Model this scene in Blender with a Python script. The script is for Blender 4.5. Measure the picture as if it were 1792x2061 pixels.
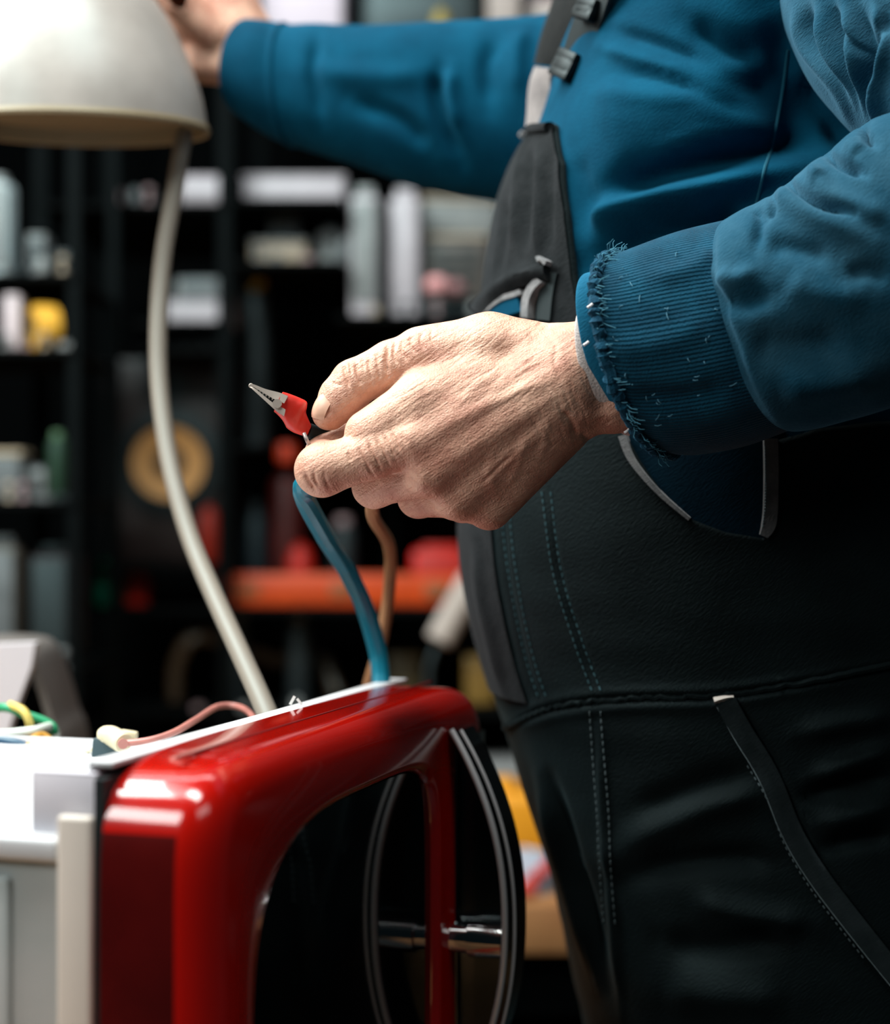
import bpy, bmesh, math, random
import numpy as np
from mathutils import Vector, Matrix
from mathutils.bvhtree import BVHTree

for o in list(bpy.data.objects):
    bpy.data.objects.remove(o)
scene = bpy.context.scene
COL = scene.collection
random.seed(7)

# ------------------------------------------------------------------ camera
FP = 3600.0            # focal length in pixels of the 1792x2061 frame
CX, CY = 896.0, 1030.5
CZ = 1.13              # camera height
cam_d = bpy.data.cameras.new('camera')
cam = bpy.data.objects.new('camera', cam_d)
COL.objects.link(cam)
cam.location = (0, 0, CZ)
cam.rotation_euler = (math.radians(90), 0, 0)
cam_d.sensor_fit = 'HORIZONTAL'
cam_d.sensor_width = 36.0
cam_d.lens = 36.0 * FP / 1792.0
cam_d.clip_start = 0.02
cam_d.dof.use_dof = True
cam_d.dof.focus_distance = 0.962
cam_d.dof.aperture_fstop = 3.8
scene.camera = cam

# ------------------------------------------------------------------ world, lights, exposure
world = bpy.data.worlds.new('workshop_air')
scene.world = world
world.use_nodes = True
world.node_tree.nodes['Background'].inputs[0].default_value = (0.45, 0.85, 1.0, 1)
world.node_tree.nodes['Background'].inputs[1].default_value = 0.014

def area(name, loc, target, sx, sy, power, color=(1, 1, 1)):
    l = bpy.data.lights.new(name, 'AREA')
    l.shape = 'RECTANGLE'; l.size = sx; l.size_y = sy
    l.energy = power; l.color = color
    o = bpy.data.objects.new(name, l)
    o.location = loc
    d = Vector(target) - Vector(loc)
    o.rotation_euler = d.to_track_quat('-Z', 'Y').to_euler()
    COL.objects.link(o)
    return o
area('ceiling_light_bench', (-0.95, 1.15, 2.35), (0.05, 1.0, 1.1), 0.9, 0.7, 48, (1.0, 0.975, 0.94))
area('fill_light_top', (-0.15, 0.66, 2.45), (0.0, 0.95, 1.1), 0.9, 0.35, 24, (1.0, 0.975, 0.94))  # unseen light added to brighten the hand from above
area('fill_light_right', (1.05, -0.15, 2.45), (0.0, 1.0, 1.0), 1.2, 0.5, 4, (1.0, 0.97, 0.93))  # unseen fill added from the right for the red oven front
area('fill_light_left', (-1.25, 0.0, 2.05), (0.0, 1.0, 1.1), 0.9, 0.5, 17, (1.0, 0.96, 0.92))  # unseen fill put in at the left to lift the hand
area('ceiling_light_rear', (-0.2, 1.85, 2.6), (-0.1, 2.6, 1.3), 1.2, 0.3, 6, (0.95, 0.98, 1.0))

vs = scene.view_settings
vs.view_transform = 'Standard'
vs.look = 'None'
vs.exposure = 0.0
vs.gamma = 1.0
vs.use_curve_mapping = False

# ------------------------------------------------------------------ helpers
def P(px, py, D):
    return np.array(((px - CX) / FP * D, D, CZ - (py - CY) / FP * D))

def proj(V):
    V = np.asarray(V)
    return np.stack([CX + FP * V[..., 0] / V[..., 1], CY - FP * (V[..., 2] - CZ) / V[..., 1]], -1)

def lin(c):
    if isinstance(c, str):
        c = tuple(int(c[i:i + 2], 16) / 255 for i in (0, 2, 4))
        return tuple(((v + 0.055) / 1.055) ** 2.4 if v > 0.04045 else v / 12.92 for v in c)
    return c

MATS = {}
def mat(name, col, rough=0.5, metal=0.0, coat=0.0, var=0.0, vscale=30.0, bump=0.0, bscale=300.0,
        spec=0.5, sheen=0.0, stretch=None, rot=0.0, col2=None, trans=0.0, sss=0.0, dist=0.001):
    if name in MATS:
        return MATS[name]
    m = bpy.data.materials.new(name)
    m.use_nodes = True
    nt = m.node_tree
    b = nt.nodes['Principled BSDF']
    c = lin(col)
    b.inputs['Base Color'].default_value = (*c, 1)
    b.inputs['Roughness'].default_value = rough
    b.inputs['Metallic'].default_value = metal
    b.inputs['Coat Weight'].default_value = coat
    b.inputs['Coat Roughness'].default_value = 0.04
    b.inputs['Specular IOR Level'].default_value = spec
    b.inputs['Specular Tint'].default_value = (0.62, 0.95, 1.0, 1)
    b.inputs['Sheen Weight'].default_value = sheen
    b.inputs['Sheen Roughness'].default_value = 0.4
    if trans:
        b.inputs['Transmission Weight'].default_value = trans
    if sss:
        b.inputs['Subsurface Weight'].default_value = sss
        b.inputs['Subsurface Radius'].default_value = (1.0, 0.35, 0.2)
        b.inputs['Subsurface Scale'].default_value = 0.004
    tc = nt.nodes.new('ShaderNodeTexCoord')
    mp = nt.nodes.new('ShaderNodeMapping')
    nt.links.new(tc.outputs['Object'], mp.inputs[0])
    if stretch:
        mp.inputs['Scale'].default_value = stretch
        mp.inputs['Rotation'].default_value = (0, rot, 0)
    if var > 0 or col2 is not None:
        n = nt.nodes.new('ShaderNodeTexNoise')
        n.inputs['Scale'].default_value = vscale
        n.inputs['Detail'].default_value = 5
        nt.links.new(tc.outputs['Object'], n.inputs['Vector'])
        r = nt.nodes.new('ShaderNodeValToRGB')
        r.color_ramp.elements[0].position = 0.35
        r.color_ramp.elements[1].position = 0.68
        c2 = lin(col2) if col2 is not None else tuple(min(1, v * (1 + var)) for v in c)
        c1 = c if col2 is not None else tuple(v * (1 - var) for v in c)
        r.color_ramp.elements[0].color = (*c1, 1)
        r.color_ramp.elements[1].color = (*c2, 1)
        nt.links.new(n.outputs['Fac'], r.inputs[0])
        nt.links.new(r.outputs[0], b.inputs['Base Color'])
    if bump > 0:
        n2 = nt.nodes.new('ShaderNodeTexNoise')
        n2.inputs['Scale'].default_value = bscale
        n2.inputs['Detail'].default_value = 4
        nt.links.new(mp.outputs[0], n2.inputs['Vector'])
        bp = nt.nodes.new('ShaderNodeBump')
        bp.inputs['Strength'].default_value = bump
        bp.inputs['Distance'].default_value = dist
        nt.links.new(n2.outputs['Fac'], bp.inputs['Height'])
        nt.links.new(bp.outputs[0], b.inputs['Normal'])
    MATS[name] = m
    return m

ORIGIN = {}
def tag(o, label=None, cat=None, group=None, kind=None):
    if label: o['label'] = label
    if cat: o['category'] = cat
    if group: o['group'] = group
    if kind: o['kind'] = kind
    return o

def thing(name, loc, label, cat, group=None):
    o = bpy.data.objects.new(name, None)
    o.empty_display_size = 0.05
    o.location = loc
    COL.objects.link(o)
    ORIGIN[o.name] = np.array(loc, float)
    return tag(o, label, cat, group)

def obj(name, V, F, m, parent=None, smooth=True, uv=None, sharp=None):
    V = np.asarray(V, float)
    if parent is None:
        org = np.array([(V[:, 0].min() + V[:, 0].max()) / 2, (V[:, 1].min() + V[:, 1].max()) / 2, V[:, 2].min()])
    else:
        org = ORIGIN[parent.name]
    me = bpy.data.meshes.new(name)
    me.from_pydata((V - org).tolist(), [], [tuple(int(i) for i in f) for f in F])
    me.update()
    if smooth:
        me.polygons.foreach_set('use_smooth', [True] * len(me.polygons))
        if sharp is not None:
            me.set_sharp_from_angle(angle=math.radians(sharp))
    if uv is not None:
        lay = me.uv_layers.new(name='UVMap')
        li = np.zeros(len(me.loops), int)
        me.loops.foreach_get('vertex_index', li)
        lay.data.foreach_set('uv', np.asarray(uv, float)[li].ravel())
    me.materials.append(m)
    o = bpy.data.objects.new(name, me)
    COL.objects.link(o)
    if parent is None:
        o.location = org
    else:
        o.parent = parent
    ORIGIN[o.name] = org
    return o

class MB:
    """collects shapes for one mesh (world coordinates)"""
    def __init__(s): s.v = []; s.f = []
    def add(s, V, F):
        k = len(s.v)
        s.v += [tuple(map(float, p)) for p in V]
        s.f += [tuple(int(i) + k for i in f) for f in F]
        return s
    def box(s, c, h, R=None, bev=0.0, seg=2):
        bm = bmesh.new()
        bmesh.ops.create_cube(bm, size=2)
        for v in bm.verts:
            v.co = Vector((v.co.x * h[0], v.co.y * h[1], v.co.z * h[2]))
        if bev > 0:
            bmesh.ops.bevel(bm, geom=list(bm.edges), offset=bev, segments=seg, profile=0.5, affect='EDGES')
        bm.verts.ensure_lookup_table()
        R = np.eye(3) if R is None else np.asarray(R)
        V = np.array([v.co[:] for v in bm.verts]) @ R.T + np.asarray(c)
        F = [[v.index for v in f.verts] for f in bm.faces]
        bm.free()
        return s.add(V, F)
    def tube(s, pts, r, n=12, cap=True, flat=1.0):
        pts = np.asarray(pts, float)
        m = len(pts)
        rs = np.full(m, r) if np.isscalar(r) else np.asarray(r, float)
        T = np.gradient(pts, axis=0)
        T /= np.linalg.norm(T, axis=1)[:, None] + 1e-12
        up = np.array([0.12, -0.97, 0.2])
        V = []
        for i in range(m):
            a = np.cross(T[i], up); a /= np.linalg.norm(a) + 1e-12
            b = np.cross(T[i], a)
            for k in range(n):
                t = 2 * math.pi * k / n
                V.append(pts[i] + rs[i] * (a * math.cos(t) + flat * b * math.sin(t)))
        F = [(i * n + k, i * n + (k + 1) % n, (i + 1) * n + (k + 1) % n, (i + 1) * n + k)
             for i in range(m - 1) for k in range(n)]
        if cap:
            F.append(tuple(range(n))[::-1]); F.append(tuple((m - 1) * n + k for k in range(n)))
        return s.add(V, F)
    def lathe(s, prof, c, axis=(0, 0, 1), n=40, cap=True):
        """prof: list of (radius, height)"""
        ax = np.asarray(axis, float); ax /= np.linalg.norm(ax)
        t = np.array([1.0, 0, 0]) if abs(ax[0]) < 0.9 else np.array([0, 1.0, 0])
        a = np.cross(ax, t); a /= np.linalg.norm(a); b = np.cross(ax, a)
        c = np.asarray(c, float)
        V = [c + ax * h + r * (a * math.cos(2 * math.pi * k / n) + b * math.sin(2 * math.pi * k / n)) for r, h in prof for k in range(n)]
        m = len(prof)
        F = [(i * n + k, i * n + (k + 1) % n, (i + 1) * n + (k + 1) % n, (i + 1) * n + k) for i in range(m - 1) for k in range(n)]
        if cap:
            F.append(tuple(range(n))[::-1]); F.append(tuple((m - 1) * n + k for k in range(n)))
        return s.add(V, F)
    def build(s, name, m, parent=None, smooth=True, sharp=35):
        return obj(name, s.v, s.f, m, parent, smooth, sharp=sharp)

def spline(pts, n):
    """Catmull-Rom through points (k,d) resampled to n rows"""
    p = np.asarray(pts, float)
    p = np.vstack([2 * p[0] - p[1], p, 2 * p[-1] - p[-2]])
    k = len(p) - 3
    u = np.linspace(0, k, n)
    i = np.minimum(u.astype(int), k - 1)
    t = (u - i)[:, None]
    a, b, c, d = p[i], p[i + 1], p[i + 2], p[i + 3]
    return 0.5 * (2 * b + (c - a) * t + (2 * a - 5 * b + 4 * c - d) * t ** 2 + (3 * b - a - 3 * c + d) * t ** 3)

def px_path(pts, n):
    """pts: (px,py,D) control points -> world points"""
    q = spline(pts, n)
    return np.array([P(*r) for r in q])

class Loft:
    """tube from silhouette pairs: rows of (Tx,Ty, Bx,By, D, half_depth, near_dx, near_dy)"""
    def __init__(s, rings): s.r = np.asarray(rings, float); s.k = len(rings)
    def rows(s, u):
        p = np.vstack([2 * s.r[0] - s.r[1], s.r, 2 * s.r[-1] - s.r[-2]])
        u = np.clip(np.asarray(u, float), 0, s.k - 1)
        i = np.minimum(u.astype(int), s.k - 2); t = (u - i)[..., None]
        a, b, c, d = p[i], p[i + 1], p[i + 2], p[i + 3]
        return 0.5 * (2 * b + (c - a) * t + (2 * a - 5 * b + 4 * c - d) * t ** 2 + (3 * b - a - 3 * c + d) * t ** 3)
    def ev(s, u, th, n=2.0):
        u, th = np.broadcast_arrays(np.asarray(u, float), np.asarray(th, float))
        R = s.rows(u)
        D = R[..., 4]
        def PP(x, y, d): return np.stack([(x - CX) / FP * d, d, CZ - (y - CY) / FP * d], -1)
        mx, my = (R[..., 0] + R[..., 2]) / 2, (R[..., 1] + R[..., 3]) / 2
        C = PP(mx, my, D)
        e1 = PP(R[..., 0], R[..., 1], D) - C
        sc = D / FP
        e2 = np.stack([R[..., 6] * sc, -R[..., 5], -R[..., 7] * sc], -1)
        c, sn = np.cos(th), np.sin(th)
        ex = 2.0 / n
        cc = np.sign(c) * np.abs(c) ** ex; ss = np.sign(sn) * np.abs(sn) ** ex
        return C + e1 * cc[..., None] + e2 * ss[..., None]
    def grid(s, m, n, u0=0, u1=None, ex=2.0):
        u1 = s.k - 1 if u1 is None else u1
        U = np.linspace(u0, u1, m)[:, None]; T = np.linspace(0, 2 * math.pi, n, endpoint=False)[None]
        V = s.ev(U, T, ex).reshape(-1, 3)
        F = [(i * n + k, i * n + (k + 1) % n, (i + 1) * n + (k + 1) % n, (i + 1) * n + k) for i in range(m - 1) for k in range(n)]
        uv = np.stack(np.broadcast_arrays(T / (2 * math.pi), U), -1).reshape(-1, 2)
        return V, F, uv

def vnormals(V, F):
    V = np.asarray(V)
    N = np.zeros_like(V)
    Q = np.array([f if len(f) == 4 else (*f, f[-1]) for f in F])
    a = V[Q[:, 2]] - V[Q[:, 0]]; b = V[Q[:, 3]] - V[Q[:, 1]]
    fn = np.cross(a, b)
    for k in range(4):
        np.add.at(N, Q[:, k], fn)
    return N / (np.linalg.norm(N, axis=1)[:, None] + 1e-12)

def seg_dist(p, line):
    """distance of points (n,2) to a polyline, plus fraction along it"""
    best = np.full(len(p), 1e9); fr = np.zeros(len(p))
    line = np.asarray(line, float); m = len(line) - 1
    for i in range(m):
        a, b = line[i], line[i + 1]
        ab = b - a
        t = np.clip(((p - a) @ ab) / (ab @ ab), 0, 1)
        d = np.linalg.norm(p - (a + t[:, None] * ab), axis=1)
        q = d < best
        best[q] = d[q]; fr[q] = (i + t[q]) / m
    return best, fr

def fold_disp(pix, folds):
    """folds: (polyline, amplitude, width); tapers at both ends"""
    out = np.zeros(len(pix))
    for line, amp, w in folds:
        line = spline(line, max(8, 5 * len(line)))
        lo = line.min(0) - 3 * w; hi = line.max(0) + 3 * w
        q = np.where((pix > lo).all(1) & (pix < hi).all(1))[0]
        if len(q) == 0: continue
        d, f = seg_dist(pix[q], line)
        tap = np.clip(np.minimum(f, 1 - f) / 0.25, 0, 1); tap = tap * tap * (3 - 2 * tap)
        out[q] += amp * np.exp(-(d / w) ** 2) * (0.25 + 0.75 * tap)
    return out

def fold_mesh(V, F, folds, flip=1.0):
    N = vnormals(V, F) * flip
    view = -np.asarray(V) + np.array([0, 0, CZ])
    view /= np.linalg.norm(view, axis=1)[:, None]
    face = np.clip((N * view).sum(1) * 3 + 0.35, 0, 1)
    return V + N * (fold_disp(proj(V), folds) * face)[:, None]

def vnoise(p, seed=0, scale=1.0):
    """cheap smooth noise from summed sines"""
    rng = np.random.RandomState(seed)
    out = np.zeros(len(p))
    for k in range(9):
        d = rng.normal(size=3); d /= np.linalg.norm(d)
        out += np.sin((p @ d) * scale * (0.6 + rng.rand() * 1.4) + rng.rand() * 6.28)
    return out / 9

# signed distance modelling in (px, py, q) space
def smin(a, b, k):
    h = np.clip(0.5 + 0.5 * (b - a) / k, 0, 1)
    return b + (a - b) * h - k * h * (1 - h)

class SDF:
    def __init__(s, lo, hi, h):
        s.lo = np.array(lo, float); s.h = h
        s.n = np.ceil((np.array(hi) - s.lo) / h).astype(int) + 1
        s.ax = [(s.lo[i] + h * np.arange(s.n[i])).astype(np.float32) for i in range(3)]
    def empty(s): return np.full(s.n, 1e3, np.float32)
    def cone(s, F, a, ra, b, rb, k, mar=60):
        a = np.array(a, np.float32); b = np.array(b, np.float32)
        lo = np.minimum(a - ra, b - rb) - mar; hi = np.maximum(a + ra, b + rb) + mar
        i0 = np.clip(((lo - s.lo) / s.h).astype(int), 0, s.n - 1); i1 = np.clip(((hi - s.lo) / s.h).astype(int) + 2, 1, s.n)
        sl = tuple(slice(i0[i], i1[i]) for i in range(3))
        X = s.ax[0][sl[0]][:, None, None] - a[0]; Y = s.ax[1][sl[1]][None, :, None] - a[1]; Z = s.ax[2][sl[2]][None, None, :] - a[2]
        ab = b - a
        t = np.clip((X * ab[0] + Y * ab[1] + Z * ab[2]) / max(1e-6, float(ab @ ab)), 0, 1)
        d = np.sqrt((X - t * ab[0]) ** 2 + (Y - t * ab[1]) ** 2 + (Z - t * ab[2]) ** 2) - (ra + (rb - ra) * t)
        F[sl] = smin(F[sl], d, k)
    def chain(s, pts, k=18):
        F = s.empty()
        for (p, r), (p2, r2) in zip(pts[:-1], pts[1:]):
            s.cone(F, p, r, p2, r2, k)
        return F
    def mesh(s, F):
        S = F < 0
        n = s.n - 1
        acc = np.zeros((*n, 3), np.float32); cnt = np.zeros(n, np.float32)
        corners = [(i, j, k) for i in (0, 1) for j in (0, 1) for k in (0, 1)]
        def sub(A, c): return A[c[0]:c[0] + n[0], c[1]:c[1] + n[1], c[2]:c[2] + n[2]]
        tot = sum(sub(S, c).astype(np.int8) for c in corners)
        act = (tot > 0) & (tot < 8)
        idx = np.argwhere(act)
        val = {c: F[idx[:, 0] + c[0], idx[:, 1] + c[1], idx[:, 2] + c[2]] for c in corners}
        vs = np.zeros((len(idx), 3)); ct = np.zeros(len(idx))
        for c in corners:
            for ax in range(3):
                if c[ax] == 0:
                    d = list(c); d[ax] = 1; d = tuple(d)
                    f0, f1 = val[c], val[d]
                    q = (f0 < 0) != (f1 < 0)
                    t = np.where(q, f0 / np.where(q, f0 - f1, 1), 0)
                    pt = np.tile(np.array(c, float), (len(idx), 1)); pt[:, ax] += t
                    vs[q] += pt[q]; ct[q] += 1
        V = s.lo + s.h * (idx + vs / ct[:, None])
        ID = np.full(n, -1, np.int64); ID[act] = np.arange(len(idx))
        quads = []
        for ax in range(3):
            o1, o2 = [(1, 2), (2, 0), (0, 1)][ax]
            sl0 = [slice(1, n[i]) for i in range(3)]; sl0[ax] = slice(0, n[ax])
            sl1 = list(sl0); sl1[ax] = slice(1, n[ax] + 1)
            A, B = S[tuple(sl0)], S[tuple(sl1)]
            e = np.argwhere(A != B)
            if len(e) == 0: continue
            off = np.ones(3, int); off[ax] = 0
            g = e + off
            inside = A[tuple(e.T)]
            u = np.zeros(3, int); u[o1] = 1
            w = np.zeros(3, int); w[o2] = 1
            q = np.stack([ID[tuple((g - u - w).T)], ID[tuple((g - w).T)], ID[tuple(g.T)], ID[tuple((g - u).T)]], 1)
            q[~inside] = q[~inside][:, ::-1]
            quads.append(q)
        return V, np.vstack(quads)

def bvh(o):
    me = o.data
    M = o.matrix_world if o.parent is None else Matrix.Translation(Vector(ORIGIN[o.name]))
    if o.parent is None: M = Matrix.Translation(Vector(ORIGIN[o.name]))
    return BVHTree.FromPolygons([M @ v.co for v in me.vertices], [p.vertices[:] for p in me.polygons])

def cast(tree, px, py, fall=1.19, lift=0.0):
    d = Vector(P(px, py, 1.0)) - Vector((0, 0, CZ)); d.normalize()
    h = tree.ray_cast(Vector((0, 0, CZ)), d)
    if h[0] is None:
        return P(px, py, fall), -np.array(d)
    n = np.array(h[1]); n = n if n @ np.array(d) < 0 else -n
    return np.array(h[0]) + n * lift, n

# ------------------------------------------------------------------ the room
m_floor = mat('concrete_floor', (0.035, 0.037, 0.04), 0.7, var=0.3, vscale=4, bump=0.2, bscale=40)
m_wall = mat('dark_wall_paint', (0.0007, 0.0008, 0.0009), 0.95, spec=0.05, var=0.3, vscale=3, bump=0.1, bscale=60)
mb = MB(); mb.box((-0.2, 1.2, -0.05), (2.6, 2.0, 0.05)); tag(mb.build('floor', m_floor, smooth=False), kind='structure')
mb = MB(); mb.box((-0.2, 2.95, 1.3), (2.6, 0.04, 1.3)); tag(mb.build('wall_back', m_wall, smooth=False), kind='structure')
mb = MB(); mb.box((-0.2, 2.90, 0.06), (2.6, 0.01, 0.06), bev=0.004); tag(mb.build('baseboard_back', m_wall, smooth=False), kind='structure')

m_benchwood = mat('bench_wood', '8a5a32', 0.6, var=0.35, vscale=9, bump=0.2, bscale=30, stretch=(1, 8, 8), col2='b98a58')
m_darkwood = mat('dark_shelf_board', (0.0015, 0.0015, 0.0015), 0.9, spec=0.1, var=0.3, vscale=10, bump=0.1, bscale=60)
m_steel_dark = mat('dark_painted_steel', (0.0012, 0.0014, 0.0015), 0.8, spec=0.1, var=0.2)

def bench(name, x0, x1, y0, y1, zt, th, label, nplank, top, legm):
    t = thing(name, ((x0 + x1) / 2, (y0 + y1) / 2, 0), label, 'workbench')
    w = (y1 - y0) / nplank
    for i in range(nplank):
        b = MB(); b.box(((x0 + x1) / 2, y0 + w * (i + 0.5), zt - th / 2), ((x1 - x0) / 2, w / 2 - 0.0012, th / 2), bev=0.003)
        b.build('plank', top, t)
    for x in (x0 + 0.06, x1 - 0.06):
        for y in (y0 + 0.06, y1 - 0.06):
            b = MB(); b.box((x, y, (zt - th) / 2), (0.03, 0.03, (zt - th) / 2), bev=0.004); b.build('leg', legm, t)
    for y in (y0 + 0.06, y1 - 0.06):
        b = MB(); b.box(((x0 + x1) / 2, y, zt - th - 0.04), ((x1 - x0) / 2 - 0.09, 0.012, 0.038), bev=0.003); b.build('apron', legm, t)
    return t
bench('workbench', -0.95, 0.035, 0.62, 1.46, CZ - 0.38, 0.045, 'front workbench of wooden planks that carries the red microwave', 6, m_benchwood, m_steel_dark)
bench('workbench', -1.5, 1.4, 1.92, 2.84, CZ - 0.422, 0.053, 'rear workbench with a thick brown wooden top behind the worker', 6, m_benchwood, m_steel_dark)

# ------------------------------------------------------------------ microwave oven with the cover taken off
nf = np.array([0.956, -0.294, 0.0]); wf = np.array([0.294, 0.956, 0.0]); zf = np.array([0, 0, 1.0])
MO = np.array([-0.0985, 0.752, CZ - 0.1085])
MWID, MHT = 0.432, 0.2715
def W(a, b, c): return MO + nf * a + wf * b + zf * c
RM = np.stack([nf, wf, zf], 1)
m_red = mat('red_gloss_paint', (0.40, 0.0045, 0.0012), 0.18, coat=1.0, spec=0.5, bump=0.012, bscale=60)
m_black_gloss = mat('black_gloss_glass', (0.0015, 0.0016, 0.002), 0.05, coat=0.6, spec=0.5)
m_black_plastic = mat('black_plastic', (0.004, 0.0045, 0.005), 0.18, coat=0.5)
m_black_matt = mat('black_rubber', (0.004, 0.004, 0.0045), 0.6)
m_chrome = mat('chrome', (0.72, 0.73, 0.74), 0.12, metal=1.0)
m_white_metal = mat('white_enamel_sheet', 'd2d7da', 0.45, var=0.05, vscale=14, bump=0.05, bscale=50)
m_grey_metal = mat('grey_green_sheet', '9aa6a6', 0.55, var=0.12, vscale=10, col2='b4b8b8')
m_beige_metal = mat('beige_sheet', 'c9c2b8', 0.5, var=0.06, vscale=10)

mw = thing('microwave_oven', W(-0.17, MWID / 2, -MHT), 'red fronted microwave oven with its white cover taken off', 'microwave oven')

def rrect(b0, b1, c0, c1, r, n):
    """n points of a rounded rectangle by angle about its centre"""
    bc, cc, hb, hc = (b0 + b1) / 2, (c0 + c1) / 2, (b1 - b0) / 2, (c1 - c0) / 2
    out = []
    for k in range(n):
        t = 2 * math.pi * k / n
        s = 2.0 / 9
        x = math.copysign(abs(math.cos(t)) ** s, math.cos(t)) * hb
        y = math.copysign(abs(math.sin(t)) ** s, math.sin(t)) * hc
        out.append((bc + x, cc + y))
    return np.array(out)
def window(n, g=0.0):
    out = []
    for k in range(n):
        t = 2 * math.pi * k / n
        ex = 3.0 if math.cos(t) < 0 else 6.0
        s = 2.0 / ex
        x = math.copysign(abs(math.cos(t)) ** s, math.cos(t)) * (0.137 + g)
        y = math.copysign(abs(math.sin(t)) ** s, math.sin(t)) * (0.098 + g)
        out.append((0.187 + x, -0.1365 + y))
    return np.array(out)
NL = 240
def fascia_loops(dep, r):
    L = []
    L.append((-dep, rrect(0, MWID, -MHT, 0, 0, NL)))
    for k in range(9):
        a = math.pi / 2 * k / 8
        ins = r * (1 - math.cos(a)); av = -r + r * math.sin(a)
        L.append((av, rrect(ins, MWID - ins, -MHT + ins, -ins, 0, NL)))
    return L
L = fascia_loops(0.052, 0.017)
L.append((0.0, window(NL, 0.006))); L.append((-0.0015, window(NL, 0.002))); L.append((-0.006, window(NL, 0.0)))
L.append((-0.05, window(NL, 0.0))); L.append(L[0])
V, F = [], []
for a, loop in L:
    V += [W(a, b, c) for b, c in loop]
for i in range(len(L) - 1):
    F += [(i * NL + k, (i + 1) * NL + k, (i + 1) * NL + (k + 1) % NL, i * NL + (k + 1) % NL) for k in range(NL)]
fascia = obj('front_fascia', V, F, m_red, mw, sharp=50)
fascia.data.materials.append(mat('shaded_red_side', (0.060, 0.0022, 0.0018), 0.2, coat=0.8, bump=0.02, bscale=40, var=.5, vscale=9))  # near side of the red fascia, its shade put into the colour
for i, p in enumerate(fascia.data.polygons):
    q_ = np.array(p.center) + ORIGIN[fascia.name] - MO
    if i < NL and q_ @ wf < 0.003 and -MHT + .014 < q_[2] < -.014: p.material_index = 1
tag(fascia, 'glossy red front fascia')
V = [W(-0.0055, b, c) for b, c in window(NL, -0.0005)] + [W(-0.012, b, c) for b, c in window(NL, -0.0005)]
F = [tuple(range(NL)), tuple(range(2 * NL - 1, NL - 1, -1))] + [(k, NL + k, NL + (k + 1) % NL, (k + 1) % NL) for k in range(NL)]
door = obj('door_window', V, F, m_black_gloss, mw, smooth=False)
tag(door, 'black glass door window')
# groove line on top of the fascia
b = MB(); b.box(W(-0.030, MWID / 2, -0.0002), (0.0007, MWID / 2 - 0.03, 0.0006), RM); b.build('seam_strip', mat('dark_red_groove', (0.10, 0.002, 0.002), 0.4), mw)
# control panel at the far end
b = MB(); b.box(W(0.0, 0.387, -0.139), (0.0015, 0.031, 0.108), RM, bev=0.001); cp = b.build('control_panel', m_black_gloss, mw)
for c in (-0.19, -0.225):
    k = MB(); k.lathe([(0.013, 0.0015), (0.013, 0.010), (0.011, 0.013), (0.0, 0.0132)], W(0, 0.39, c), nf, 28); k.build('control_knob', m_black_plastic, cp)
# bow handle
def bow(c):
    u = (c + 0.1385) / 0.116
    return 0.0335 * max(0.0, 1 - abs(u) ** 2.2)
CS = np.linspace(-0.0225, -0.2545, 60)
def band(b0, b1, o0, o1):
    V, F = [], []
    for c in CS:
        a = bow(c)
        for bb, oo in ((b0, o0), (b0, o1), (b1, o1), (b1, o0)):
            V.append(W(a + oo, bb, c))
    for i in range(len(CS) - 1):
        for k in range(4):
            F.append((4 * i + k, 4 * i + (k + 1) % 4, 4 * i + 4 + (k + 1) % 4, 4 * i + 4 + k))
    F.append((0, 1, 2, 3)); F.append(tuple(4 * (len(CS) - 1) + k for k in (3, 2, 1, 0)))
    return V, F
hV, hF = band(0.3405, 0.367, 0.0, 0.0085)
handle = obj('door_handle', hV, hF, m_black_plastic, mw, sharp=40)
wV, wF = [], []
for c in CS:
    a = bow(c)
    for bb, aa in ((0.3635, -0.001), (0.3635, a + .001), (0.3665, a + .001), (0.3665, -0.001)):
        wV.append(W(aa, bb, c))
for i in range(len(CS) - 1):
    for k in range(4):
        wF.append((4 * i + k, 4 * i + (k + 1) % 4, 4 * i + 4 + (k + 1) % 4, 4 * i + 4 + k))
obj('handle_web', wV, wF, m_black_plastic, handle, sharp=40)
m_trim = mat('bright_trim', (0.70, 0.73, 0.75), 0.25, metal=0.45)
b = MB(); b.tube([W(bow(c) + .0022, .3400, c) for c in CS], .0019, 14); tag(b.build('handle_trim', m_trim, handle), 'thin bright metal trim')
b = MB(); b.tube([W(bow(c) + .0082, .3408, c) for c in CS], .0010, 10); b.build('handle_trim', m_trim, handle)
b = MB(); b.lathe([(0.0085, 0.0), (0.0085, 0.012), (0.0105, 0.0125), (0.0105, 0.034)], W(-0.001, 0.350, -0.150), nf, 32); b.build('handle_post', m_chrome, handle)
b = MB(); b.lathe([(0.0085, 0.0), (0.0085, 0.012), (0.0105, 0.0125), (0.0105, 0.022)], W(-0.001, 0.350, -0.222), nf, 32); b.build('handle_post', m_chrome, handle)
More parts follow.
